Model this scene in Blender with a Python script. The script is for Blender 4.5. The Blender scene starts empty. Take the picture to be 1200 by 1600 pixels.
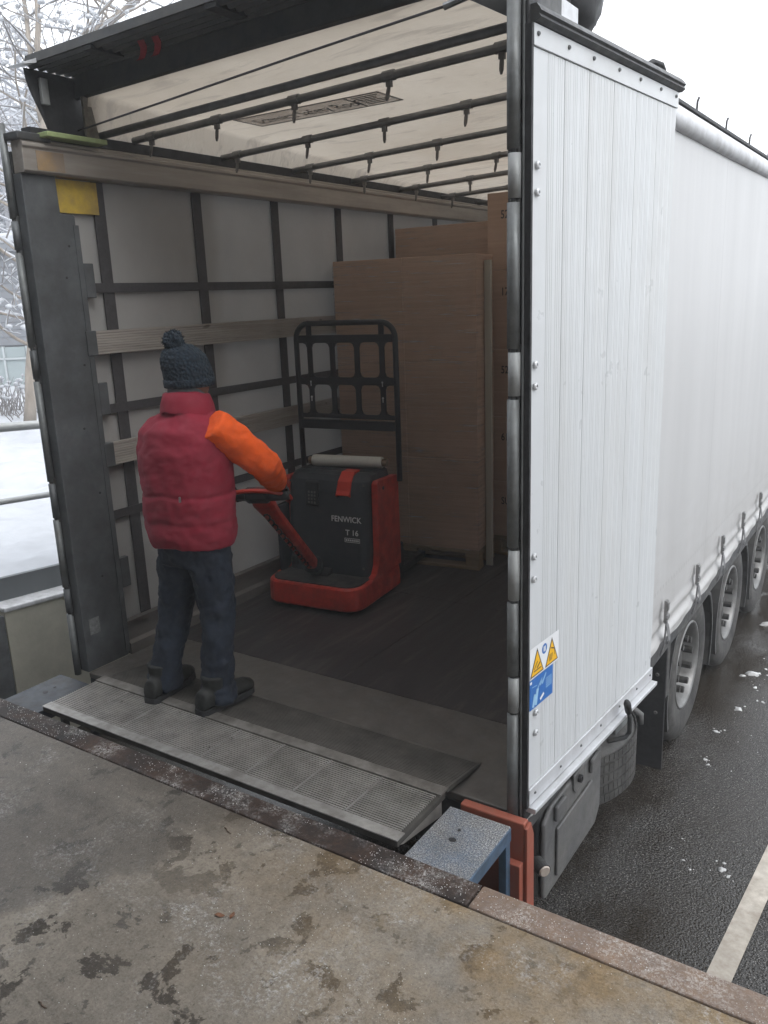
import bpy, bmesh, math, random
from mathutils import Vector, Matrix, Quaternion, noise
random.seed(7)
R = math.radians
scene = bpy.context.scene
COL = scene.collection

# ------------------------------------------------------------------ camera, sky, sun, exposure
cam_d = bpy.data.cameras.new('camera')
cam = bpy.data.objects.new('camera', cam_d); COL.objects.link(cam)
CAM = Vector((2.4078, -2.549, 1.8997))
ya, pi_, ro = 0.5905, -0.2533, 0.0387
Rc = Matrix.Rotation(ya, 3, 'Z') @ Matrix.Rotation(pi_, 3, 'X') @ Matrix.Rotation(ro, 3, 'Y')
cx, cy, cz = Rc @ Vector((1, 0, 0)), Rc @ Vector((0, 0, 1)), Rc @ Vector((0, -1, 0))
cam.matrix_world = Matrix(((cx.x, cy.x, cz.x, CAM.x), (cx.y, cy.y, cz.y, CAM.y), (cx.z, cy.z, cz.z, CAM.z), (0, 0, 0, 1)))
cam_d.sensor_fit = 'VERTICAL'; cam_d.sensor_height = 36.0
cam_d.lens = 1297.14 / 1600 * 36.0
cam_d.clip_start = 0.05; cam_d.clip_end = 1000
scene.camera = cam

SUN_EL, SUN_AZ = R(48), R(115)      # azimuth clockwise from +Y
world = bpy.data.worlds.new('World'); scene.world = world; world.use_nodes = True
nt = world.node_tree; nt.nodes.clear()
sky = nt.nodes.new('ShaderNodeTexSky'); sky.sky_type = 'NISHITA'; sky.sun_disc = False
sky.sun_elevation = SUN_EL; sky.sun_rotation = SUN_AZ
sky.air_density = 1.0; sky.dust_density = 7.0; sky.ozone_density = 1.0
hs = nt.nodes.new('ShaderNodeHueSaturation'); hs.inputs['Saturation'].default_value = 0.10
mx = nt.nodes.new('ShaderNodeMix'); mx.data_type = 'RGBA'; mx.inputs[0].default_value = 0.75
mx.inputs[7].default_value = (9.4, 9.8, 10.3, 1)      # even cloud cover
bg = nt.nodes.new('ShaderNodeBackground'); bg.inputs['Strength'].default_value = 0.13
wo = nt.nodes.new('ShaderNodeOutputWorld')
nt.links.new(sky.outputs[0], hs.inputs['Color']); nt.links.new(hs.outputs[0], mx.inputs[6])
nt.links.new(mx.outputs[2], bg.inputs['Color']); nt.links.new(bg.outputs[0], wo.inputs[0])

sun_d = bpy.data.lights.new('sun', 'SUN'); sun_d.energy = 0.7; sun_d.angle = R(40); sun_d.color = (1, 0.97, 0.93)
sun = bpy.data.objects.new('sun', sun_d); COL.objects.link(sun)
sd = Vector((math.sin(SUN_AZ) * math.cos(SUN_EL), math.cos(SUN_AZ) * math.cos(SUN_EL), math.sin(SUN_EL)))
sun.rotation_euler = sd.to_track_quat('Z', 'Y').to_euler()

vs = scene.view_settings
vs.view_transform = 'Standard'; vs.look = 'None'; vs.gamma = 1; vs.use_curve_mapping = False
vs.exposure = 1.12
scene.cycles.use_denoising = True
scene.cycles.max_bounces = 8; scene.cycles.diffuse_bounces = 5; scene.cycles.glossy_bounces = 3
scene.cycles.transparent_max_bounces = 10; scene.cycles.transmission_bounces = 5
scene.cycles.volume_bounces = 2; scene.cycles.caustics_reflective = False; scene.cycles.caustics_refractive = False

# ------------------------------------------------------------------ materials
def lin(c): return tuple(((v / 12.92) if v <= 0.04045 else ((v + 0.055) / 1.055) ** 2.4) for v in c)
class NT:
    def __init__(s, name):
        s.m = bpy.data.materials.new(name); s.m.use_nodes = True; s.t = s.m.node_tree
        s.b = s.t.nodes['Principled BSDF']; s.out = s.t.nodes['Material Output']; s._co = None
    def n(s, typ, **kw):
        x = s.t.nodes.new('ShaderNode' + typ)
        for k, v in kw.items(): setattr(x, k, v)
        return x
    def l(s, a, b): s.t.links.new(a, b)
    def co(s, scale=(1, 1, 1), rot=(0, 0, 0)):
        if s._co is None: s._co = s.n('TexCoord')
        mp = s.n('Mapping'); mp.inputs['Scale'].default_value = scale; mp.inputs['Rotation'].default_value = rot
        s.l(s._co.outputs['Object'], mp.inputs[0]); return mp.outputs[0]
    def noise(s, scale, detail=6, rough=.6, vec=None, dist=0.0):
        x = s.n('TexNoise'); x.inputs['Scale'].default_value = scale; x.inputs['Detail'].default_value = detail
        x.inputs['Roughness'].default_value = rough; x.inputs['Distortion'].default_value = dist
        s.l(vec if vec is not None else s.co(), x.inputs['Vector']); return x.outputs['Fac']
    def ramp(s, fac, stops):
        x = s.n('ValToRGB'); e = x.color_ramp.elements
        while len(e) < len(stops): e.new(0.5)
        for el, (p, c) in zip(e, stops):
            el.position = p; el.color = (*c, 1) if isinstance(c, tuple) else (c, c, c, 1)
        s.l(fac, x.inputs[0]); return x.outputs[0]
    def mix(s, fac, a, b, mode='MIX'):
        x = s.n('Mix', data_type='RGBA', blend_type=mode)
        for sock, v in ((x.inputs[0], fac), (x.inputs[6], a), (x.inputs[7], b)):
            if isinstance(v, bpy.types.NodeSocket): s.l(v, sock)
            elif isinstance(v, (int, float)): sock.default_value = v
            else: sock.default_value = (*v, 1)
        return x.outputs[2]
    def math(s, op, a, b=0.0):
        x = s.n('Math', operation=op)
        for sock, v in ((x.inputs[0], a), (x.inputs[1], b)):
            if isinstance(v, bpy.types.NodeSocket): s.l(v, sock)
            else: sock.default_value = v
        return x.outputs[0]
    def bump(s, h, strength=.3, dist=.01):
        x = s.n('Bump'); x.inputs['Strength'].default_value = strength; x.inputs['Distance'].default_value = dist
        s.l(h, x.inputs['Height']); s.l(x.outputs[0], s.b.inputs['Normal'])
    def set(s, color=None, rough=None, metal=None, spec=None):
        for key, v in (('Base Color', color), ('Roughness', rough), ('Metallic', metal), ('Specular IOR Level', spec)):
            if v is None: continue
            if isinstance(v, bpy.types.NodeSocket): s.l(v, s.b.inputs[key])
            elif isinstance(v, tuple): s.b.inputs[key].default_value = (*v, 1)
            else: s.b.inputs[key].default_value = v
        return s

def simple(name, col, rough=.6, metal=0.0, var=.25, scale=9, bump=0.15, bscale=60, spec=None, dirt=None, stretch=(1, 1, 1)):
    t = NT(name)
    f = t.noise(scale, vec=t.co(stretch))
    lo = tuple(c * (1 - var) for c in col); hi = tuple(min(1, c * (1 + var)) for c in col)
    c = t.ramp(f, [(.3, lo), (.7, hi)])
    if dirt:
        dcol, amt, dsc = dirt
        g = t.ramp(t.noise(dsc, 8, .7, vec=t.co(stretch)), [(.5 - amt * .25, 0.0), (.62, amt)])
        c = t.mix(g, c, dcol)
    t.set(c, None, metal, spec)
    t.set(rough=t.ramp(t.noise(scale * 2.3), [(.3, max(0, rough - .12)), (.7, min(1, rough + .12))]))
    if bump: t.bump(t.noise(bscale, 4), bump, .004)
    return t.m

M = {}
M['white_paint'] = simple('door white paint', (.555, .57, .585), .38, 0, .03, 4, .05, 200, dirt=((.50, .49, .47), .22, 3.0), stretch=(2, 2, .25))
M['alu_trim'] = simple('aluminium trim', (.60, .61, .63), .42, .35, .06, 12, .06, 120, dirt=((.3, .29, .28), .3, 8))
M['steel_dark'] = simple('dark painted steel', (.052, .055, .06), .5, .25, .25, 12, .1, 90, dirt=((.09, .085, .075), .5, 7))
M['post_steel'] = simple('grey post steel', (.11, .118, .125), .55, .25, .2, 7, .1, 60, dirt=((.05, .05, .05), .5, 5))
M['galv'] = simple('galvanised tube', (.17, .18, .182), .52, .35, .2, 14, .08, 80, dirt=((.08, .075, .07), .4, 9))
M['sleeve'] = simple('pale hinge sleeve', (.30, .31, .31), .5, .1, .08, 20, .05, 90, dirt=((.2, .2, .19), .3, 15))
M['rubber'] = simple('black rubber', (.018, .018, .02), .65, 0, .3, 20, .1, 150)
M['bow'] = simple('roof bow steel', (.19, .193, .195), .45, .5, .2, 14, .1, 70)
M['strap_dark'] = simple('dark webbing', (.05, .047, .05), .8, 0, .15, 30, .25, 300)
M['strap_grey'] = simple('grey webbing', (.16, .16, .165), .8, 0, .2, 30, .25, 300)
M['buckle'] = simple('zinc buckle', (.30, .30, .30), .38, .8, .25, 25, .15, 90, dirt=((.1, .09, .08), .5, 25))
M['yellow'] = simple('yellow paint', (.52, .36, .05), .6, 0, .2, 6, .1, 70, dirt=((.2, .16, .1), .5, 9))
M['yellow_worn'] = simple('worn yellow paint', (.36, .22, .08), .65, 0, .3, 12, .1, 70, dirt=((.22, .18, .15), .9, 9))
M['rail_alu'] = simple('roof rail aluminium', (.42, .385, .35), .45, .4, .1, 5, .05, 90, dirt=((.18, .16, .14), .6, 4), stretch=(1, .15, 2))
M['tyre'] = simple('tyre rubber', (.03, .029, .029), .7, 0, .35, 8, .25, 60, dirt=((.14, .135, .125), .35, 4))
M['rim'] = simple('rim steel', (.20, .20, .198), .42, .5, .12, 10, .08, 60, dirt=((.10, .095, .09), .5, 8))
M['disc'] = simple('grimy wheel disc', (.085, .083, .08), .5, .25, .4, 12, .15, 60, dirt=((.04, .038, .036), .8, 8))
M['nut'] = simple('wheel nut', (.07, .068, .066), .45, .7, .3, 40, .1, 90)
M['black_plastic'] = simple('black plastic', (.028, .028, .03), .45, 0, .25, 9, .2, 130, dirt=((.1, .095, .085), .35, 5))
M['grey_plastic'] = simple('weathered grey plastic', (.085, .085, .087), .5, 0, .15, 7, .25, 150, dirt=((.15, .145, .135), .5, 5))
M['threshold'] = simple('worn steel threshold', (.13, .122, .114), .5, .3, .4, 6, .3, 50, dirt=((.16, .145, .13), .8, 14))
M['orange_steel'] = simple('orange red paint', (.34, .085, .052), .6, .0, .15, 5, .15, 50, dirt=((.17, .075, .05), .6, 10))
M['red_paint'] = simple('truck red paint', (.56, .036, .020), .45, 0, .10, 4, .06, 90, dirt=((.13, .02, .015), .55, 9))
M['red_bright'] = simple('truck orange red plastic', (.62, .05, .025), .4, 0, .08, 4, .04, 90)
M['truck_dark'] = simple('truck charcoal plastic', (.036, .042, .050), .55, 0, .15, 8, .3, 220)
M['mat'] = simple('rubber foot mat', (.04, .04, .042), .75, 0, .3, 10, .4, 120, dirt=((.09, .085, .08), .5, 9))
M['black_frame'] = simple('black enamel tube', (.018, .02, .024), .45, 0, .2, 12, .1, 120)
M['white_print'] = simple('white print', (.62, .63, .64), .6, 0, .05, 20, 0)
M['black_print'] = simple('black print', (.05, .045, .045), .7, 0, .05, 20, 0)
M['film_roll'] = simple('white film roll', (.62, .62, .57), .4, 0, .08, 40, .1, 50, stretch=(8, 1, 1))
M['carton_core'] = simple('roll core', (.2, .14, .09), .8)
M['plank_pale'] = simple('pale board', (.46, .44, .38), .7, 0, .12, 10, .2, 60, stretch=(1, 1, .1))
M['jeans'] = simple('dark blue denim', (.004, .008, .018), .85, 0, .3, 14, .35, 260, dirt=((.022, .034, .055), .5, 6))
M['vest'] = simple('burgundy quilted nylon', (.225, .012, .030), .85, 0, .10, 9, .12, 110)
M['sleeve_orange'] = simple('orange fleece', (.82, .105, .010), .85, 0, .1, 12, .3, 180)
M['collar_grey'] = simple('grey knit collar', (.22, .22, .23), .9, 0, .15, 30, .3, 200)
M['boots'] = simple('black work boots', (.007, .008, .007), .65, 0, .3, 20, .3, 120)
M['glove'] = simple('dark work glove', (.02, .02, .024), .8, 0, .3, 20, .3, 120)
M['snow'] = simple('snow', (.47, .485, .515), .8, 0, .10, 2.5, .9, 9)
M['slush'] = simple('slush', (.50, .50, .50), .55, 0, .3, 20, .5, 40)
M['bark'] = simple('grey bark', (.27, .235, .20), .9, 0, .25, 9, .6, 40, stretch=(1, 1, .25))
M['twig'] = simple('thin twigs', (.20, .185, .18), .9, 0, .25, 9, 0)
M['wall_concrete'] = simple('greenish beige concrete', (.50, .475, .385), .85, 0, .15, 2.5, .3, 40, dirt=((.34, .32, .26), .6, 2))
M['wall_end'] = simple('dark grey rendered end', (.15, .155, .16), .85, 0, .25, 3, .3, 40, dirt=((.04, .04, .04), .7, 4))
M['kerb_metal'] = simple('grey metal upstand', (.13, .14, .145), .6, .1, .08, 3, .08, 60)
M['wall_snow'] = simple('frosted wall cap', (.42, .42, .42), .8, 0, .25, 14, .5, 30, dirt=((.7, .7, .72), .8, 12))
M['rail_metal'] = simple('galvanised handrail', (.46, .47, .47), .5, .3, .1, 12, .05, 80)
M['cladding'] = simple('grey cladding', (.17, .178, .195), .6, .1, .05, 1, .05, 30)
M['frame_grey'] = simple('window frame grey', (.42, .45, .46), .5, .2, .05, 3, 0)
M['shade_grey'] = simple('warehouse cladding', (.25, .25, .25), .7, 0, .1, 1, .1, 20)
M['paint_line'] = simple('white road paint', (.56, .52, .46), .7, 0, .18, 6, .35, 70, dirt=((.24, .20, .16), .75, 7))
M['leaf'] = simple('dead leaf', (.16, .07, .035), .8, 0, .3, 30, .3, 80)
M['stick'] = simple('dead twig', (.10, .065, .045), .9, 0, .3, 30, .3, 80)
M['salt'] = simple('salt grains', (.72, .71, .69), .5, 0, .1, 40, 0)
M['skin'] = simple('skin', (.33, .17, .12), .55, 0, .1, 20, .05, 120)
M['pallet_wood'] = simple('pallet wood', (.28, .205, .13), .8, 0, .25, 6, .35, 60, stretch=(.4, 3, 3))
M['sticker_white'] = simple('sticker white', (.74, .75, .77), .4, 0, .03, 10, 0)
M['sticker_yellow'] = simple('sticker yellow', (.80, .44, .01), .4, 0, .03, 10, 0)
M['sticker_blue'] = simple('sticker blue', (.025, .135, .42), .4, 0, .06, 10, 0)
M['sticker_lightblue'] = simple('sticker light blue', (.28, .48, .68), .4, 0, .1, 30, 0)
M['red_ribbon'] = simple('red webbing', (.30, .025, .035), .8, 0, .2, 40, .2, 200)
M['lens'] = simple('clear lamp lens', (.42, .36, .31), .2, 0, .1, 30, .1, 200)
M['green_steel'] = simple('green oxidised steel', (.30, .36, .17), .6, .2, .2, 20, .2, 60)
M['white_tarp'] = simple('white tarp scrap', (.55, .55, .54), .5, 0, .1, 10, .2, 50, dirt=((.2, .19, .18), .6, 9))

# roof tarp: pale, light comes through it
t = NT('roof tarp'); f = t.noise(1.6, 5, .6, vec=t.co((1, .7, 1)))
c = t.ramp(f, [(.35, (.57, .50, .415)), (.7, (.68, .61, .52))])
st = t.ramp(t.noise(4, 8, .7, vec=t.co((.5, 1.8, 1)), dist=.9), [(.54, 0.0), (.62, .5), (.72, .75)])
c = t.mix(st, c, (.40, .35, .30))
t.set(c, .55)
tr = t.n('BsdfTranslucent'); t.l(c, tr.inputs[0]); ms = t.n('MixShader'); ms.inputs[0].default_value = .27
t.l(t.b.outputs[0], ms.inputs[1]); t.l(tr.outputs[0], ms.inputs[2]); t.l(ms.outputs[0], t.out.inputs[0])
t.bump(t.noise(3, 4, .6, vec=t.co((.6, 2.2, 1)), dist=.8), .5, .05); M['roof_tarp'] = t.m
# side curtain seen from inside: grey, a little light through it
t = NT('curtain lining'); f = t.noise(3, 6, .65)
c = t.ramp(f, [(.3, (.335, .33, .32)), (.7, (.385, .38, .37))])
t.set(c, .7); tr = t.n('BsdfTranslucent'); t.l(c, tr.inputs[0]); ms = t.n('MixShader'); ms.inputs[0].default_value = .08
t.l(t.b.outputs[0], ms.inputs[1]); t.l(tr.outputs[0], ms.inputs[2]); t.l(ms.outputs[0], t.out.inputs[0])
t.bump(t.noise(4, 3), .25, .02); M['lining'] = t.m
# outer white curtain (PVC tarpaulin)
t = NT('white pvc curtain'); f = t.noise(1.5, 6, .6, vec=t.co((1, 2.5, .25)))
c = t.ramp(f, [(.3, (.52, .52, .525)), (.7, (.585, .585, .59))])
zz = t.n('SeparateXYZ'); t.l(t.co(), zz.inputs[0])
low_grey = t.math('MULTIPLY', t.ramp(zz.outputs[2], [(.0, 1.0), (.9, 0.0)]), t.ramp(t.noise(4, 8, .7, vec=t.co((1, 1.2, 3))), [(.3, .15), (.75, .65)]))  # greyer towards the bottom, broken up by noise
c = t.mix(low_grey, c, (.36, .345, .33))
band_ = t.math('LESS_THAN', t.math('ABSOLUTE', t.math('SUBTRACT', zz.outputs[2], .315)), .011)
dash_ = t.math('GREATER_THAN', t.math('FRACT', t.math('MULTIPLY', zz.outputs[1], 19.0)), .72)
c = t.mix(t.math('MULTIPLY', t.math('MULTIPLY', band_, dash_), .5), c, (.33, .33, .33))
weld_ = t.math('LESS_THAN', t.math('FRACT', t.math('MULTIPLY', zz.outputs[1], .36)), .006)
c = t.mix(t.math('MULTIPLY', weld_, .35), c, (.38, .38, .38))
t.set(c, .38); t.bump(t.noise(2.2, 4, .5, vec=t.co((1, 2.2, .35))), .15, .03); tr = t.n('BsdfTranslucent'); t.l(c, tr.inputs[0]); ms = t.n('MixShader'); ms.inputs[0].default_value = .15
t.l(t.b.outputs[0], ms.inputs[1]); t.l(tr.outputs[0], ms.inputs[2]); t.l(ms.outputs[0], t.out.inputs[0]); M['curtain'] = t.m
# plywood trailer floor
t = NT('plywood floor'); f = t.noise(5, 8, .7, vec=t.co((4, .5, 1)))
c = t.ramp(f, [(.25, (.022, .020, .022)), (.75, (.066, .060, .062))])
sc = t.ramp(t.noise(2.2, 7, .75, vec=t.co((3, .35, 1)), dist=1.0), [(.52, 0.0), (.70, .8)])
c = t.mix(sc, c, (.125, .112, .102))
t.set(c, t.ramp(f, [(.3, .32), (.7, .6)])); t.bump(t.noise(40, 5), .3, .004); M['ply'] = t.m
# wooden lath boards with grooves
t = NT('grey weathered board'); g = t.noise(6, 8, .7, vec=t.co((6, .5, 9)))
c = t.ramp(g, [(.25, (.22, .20, .178)), (.75, (.40, .37, .335))])
kn = t.ramp(t.noise(7, 2, .5, vec=t.co((1, 1, 2.2))), [(.69, 0.0), (.74, .8)])
c = t.mix(kn, c, (.09, .07, .055)); t.set(c, .8); t.bump(g, .3, .004); M['lath'] = t.m
# corrugated carton
t = NT('carton'); f = t.noise(3, 6, .6)
c = t.ramp(f, [(.3, (.42, .285, .205)), (.7, (.50, .345, .255))])
rib = t.noise(90, 2, .5, vec=t.co((.02, .02, 1)))
c = t.mix(.18, c, t.ramp(rib, [(.3, (.22, .14, .10)), (.7, (.52, .36, .27))])); t.set(c, .72)
t.bump(rib, .12, .003); M['carton'] = t.m
# stretch film: clear, glints painted as white streaks along the stretch lines
t = NT('stretch film'); f = t.noise(7, 7, .7, vec=t.co((.35, .35, 9), (0, .08, 0)), dist=.4)
t.set((.8, .8, .8), .28); t.bump(f, .9, .03)
tp = t.n('BsdfTransparent'); ms = t.n('MixShader')
t.l(t.ramp(t.noise(14, 5, .75, vec=t.co((.25, .25, 6), (0, .1, 0)), dist=.5), [(.47, .03), (.58, .12), (.68, .55)]), ms.inputs[0])
t.l(tp.outputs[0], ms.inputs[1]); t.l(t.b.outputs[0], ms.inputs[2]); t.l(ms.outputs[0], t.out.inputs[0]); M['film'] = t.m
# wet asphalt: dark binder, stones of the surface catch the sky, brown wet patches by the trailer
t = NT('wet asphalt'); big = t.noise(.8, 6, .65, vec=t.co((1.2, .6, 1))); fine = t.noise(140, 3, .6)
vo = t.n('TexVoronoi'); vo.inputs['Scale'].default_value = 85; t.l(t.co(), vo.inputs['Vector'])
c = t.ramp(fine, [(.34, (.009, .008, .0075)), (.50, (.022, .020, .018)), (.60, (.050, .046, .042)), (.68, (.28, .265, .25))])
sx = t.n('SeparateXYZ'); t.l(t.co(), sx.inputs[0])
near = t.n('MapRange'); near.inputs[1].default_value = 2.25; near.inputs[2].default_value = 1.5; t.l(sx.outputs[0], near.inputs[0])
patch = t.math('MULTIPLY', t.ramp(big, [(.38, .10), (.50, .75), (.58, 1.0)]), near.outputs[0])
c = t.mix(patch, c, t.mix(.8, c, (.022, .017, .012)))
t.set(c, t.mix(patch, (.22, .22, .22), (.10, .10, .10)), spec=.42)
hgt = t.math('ADD', t.math('MULTIPLY', vo.outputs['Distance'], -.9), t.math('MULTIPLY', fine, .7))
hm = t.math('MULTIPLY', hgt, t.math('SUBTRACT', 1.0, t.math('MULTIPLY', patch, .88))); t.bump(hm, .65, .014); M['asphalt'] = t.m
# dock concrete: damp swath, blotches, rust tint near the steel edge, salt
t = NT('dock concrete'); a = t.noise(1.3, 8, .68, dist=.5); fn = t.noise(120, 5, .75); md_ = t.noise(24, 7, .75)
c = t.ramp(a, [(.32, (.20, .170, .135)), (.50, (.28, .243, .198)), (.64, (.385, .34, .28))])
sx = t.n('SeparateXYZ'); t.l(t.co(), sx.inputs[0])
# damp towards the left and the plate: edge of the wet area wanders
wet_d = t.math('ADD', t.math('SUBTRACT', t.math('MULTIPLY', sx.outputs[1], .571), sx.outputs[0]), t.math('MULTIPLY', t.math('SUBTRACT', t.noise(2.6, 7, .65, dist=.4), .5), .8))
wet = t.n('MapRange'); wet.inputs[1].default_value = -.92; wet.inputs[2].default_value = -.80; t.l(wet_d, wet.inputs[0])
c = t.mix(t.math('MULTIPLY', wet.outputs[0], t.ramp(t.noise(1.8, 6, .7, vec=t.co((.5, 2.0, 1), (0, 0, .35)), dist=.6), [(.36, .95), (.62, .45)])), c, (.10, .083, .064))
blot = t.math('MULTIPLY', t.ramp(t.noise(6.5, 6, .62, dist=.3), [(.565, 0.0), (.585, 1.0)]), t.ramp(t.noise(1.7, 3, .5), [(.40, .45), (.55, 1.0)]))
c = t.mix(blot, c, (.055, .044, .033))
c = t.mix(t.ramp(t.noise(15, 5, .6, dist=.3), [(.62, 0.0), (.645, .7)]), c, (.07, .06, .05))
c = t.mix(t.ramp(t.noise(2.4, 9, .8, vec=t.co((.3, 1.8, 1), (0, 0, .5)), dist=.7), [(.53, 0.0), (.66, .5)]), c, (.13, .112, .09))
mr = t.n('MapRange'); mr.inputs[1].default_value = -1.45; mr.inputs[2].default_value = -.6; t.l(sx.outputs[1], mr.inputs[0])
mr2 = t.n('MapRange'); mr2.inputs[1].default_value = .2; mr2.inputs[2].default_value = 1.5; t.l(sx.outputs[0], mr2.inputs[0])
rust = t.math('MULTIPLY', t.math('MULTIPLY', mr.outputs[0], mr2.outputs[0]), t.ramp(t.noise(3.2, 7, .7), [(.36, 0.0), (.60, .9)]))
c = t.mix(rust, c, (.30, .20, .095))
scr = t.ramp(t.noise(30, 4, .7, vec=t.co((1.0, .045, 1), (0, 0, -.25))), [(.66, 0.0), (.72, .5)])
c = t.mix(scr, c, (.095, .08, .062))
saltm = t.math('MULTIPLY', t.ramp(t.noise(2.3, 6, .7, dist=.6), [(.50, 0.0), (.66, 1.0)]), t.ramp(t.noise(85, 5, .8), [(.50, 0.0), (.62, .9)]))
c = t.mix(saltm, c, (.58, .56, .54))
c = t.mix(1.0, c, t.ramp(md_, [(.30, (.70, .70, .70)), (.70, (1.0, 1.0, 1.0))]), 'MULTIPLY')
c = t.mix(1.0, c, t.ramp(fn, [(.32, (.62, .62, .62)), (.52, (1.0, 1.0, 1.0))]), 'MULTIPLY')
c = t.mix(t.ramp(fn, [(.60, 0.0), (.70, .6)]), c, (.42, .39, .35))
rg = t.mix(wet.outputs[0], t.ramp(a, [(.3, .7), (.6, .85)]), (.38, .38, .38))
t.set(c, rg); t.bump(t.mix(.5, fn, md_), .85, .010); M['dock'] = t.m
# rusty edge steel, left length and paler right length
def rusty(name, dark, rust_c, pale, amount, gs=110):
    t = NT(name); a = t.noise(3.2, 8, .7, dist=.4); b = t.noise(55, 6, .75)
    c = t.ramp(a, [(.42, dark), (.56, tuple((d + r) / 2 for d, r in zip(dark, rust_c))), (.70, rust_c)])
    c = t.mix(t.ramp(b, [(.45, 0.0), (.65, .6)]), c, dark)
    s = t.math('MULTIPLY', t.ramp(t.noise(4.6, 6, .7), [(.48 - amount, 0.0), (.66, 1.0)]), t.ramp(t.noise(gs, 5, .8), [(.46, 0.0), (.60, .9)]))
    c = t.mix(s, c, pale); t.set(c, .7, .0); t.bump(b, .7, .006); return t.m
M['edge_rust'] = rusty('rusty edge steel', (.012, .009, .0085), (.075, .036, .018), (.55, .53, .51), .0)
M['edge_pale'] = rusty('salted edge steel', (.13, .095, .078), (.24, .155, .10), (.50, .46, .42), .06)
M['blue_steel'] = rusty('frosted blue steel', (.07, .07, .07), (.06, .10, .16), (.62, .61, .60), .32, 190)
M['blue_clean'] = simple('blue painted steel', (.07, .125, .20), .5, .1, .2, 6, .15, 60, dirt=((.05, .045, .04), .5, 8))
M['blue_grimy'] = simple('grimy blue steel', (.045, .06, .085), .5, .1, .3, 6, .15, 60, dirt=((.025, .022, .02), .9, 5))
# aluminium tread plate
t = NT('tread aluminium'); a = t.noise(5, 7, .7)
c = t.ramp(a, [(.28, (.21, .20, .183)), (.62, (.46, .44, .41))])
c = t.mix(t.ramp(t.noise(22, 6, .8), [(.60, 0.0), (.68, .8)]), c, (.05, .045, .04))
t.set(c, .5, .35); t.bump(t.noise(120, 3), .2, .003); M['tread'] = t.m; M['border_alu'] = simple('worn divider', (.36, .35, .335), .5, .3, .15, 10, .15, 60, dirt=((.14, .125, .11), .6, 8))
t = NT('worn dark tread'); a = t.noise(5, 7, .7)
c = t.ramp(a, [(.28, (.07, .066, .06)), (.65, (.17, .16, .145))]); t.set(c, .5, .3); t.bump(t.noise(120, 3), .2, .003); M['tread_dark'] = t.m
# knit hat
t = NT('navy knit'); v = t.n('TexVoronoi'); v.inputs['Scale'].default_value = 75; t.l(t.co((1, 1, 1)), v.inputs['Vector'])
t.set(t.ramp(v.outputs['Distance'], [(.0, (.020, .038, .058)), (.6, (.008, .015, .024))]), .95); t.bump(v.outputs['Distance'], .8, .01); M['knit'] = t.m
# glass
t = NT('shop glass'); t.set((.28, .325, .33), .12, 0, .5); M['glass'] = t.m
# far forest: paleness of the mist is put into these colours
M['far_twig'] = simple('far haze pale twigs', (.33, .33, .355), .9, 0, .15, 3, 0)
M['far_snow'] = simple('far snow on twigs', (.58, .595, .63), .9, 0, .05, 3, 0)
M['hill'] = simple('snowy wooded slope', (.60, .61, .65), .9, 0, .22, .35, 0, dirt=((.36, .37, .41), .75, .8))

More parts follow.
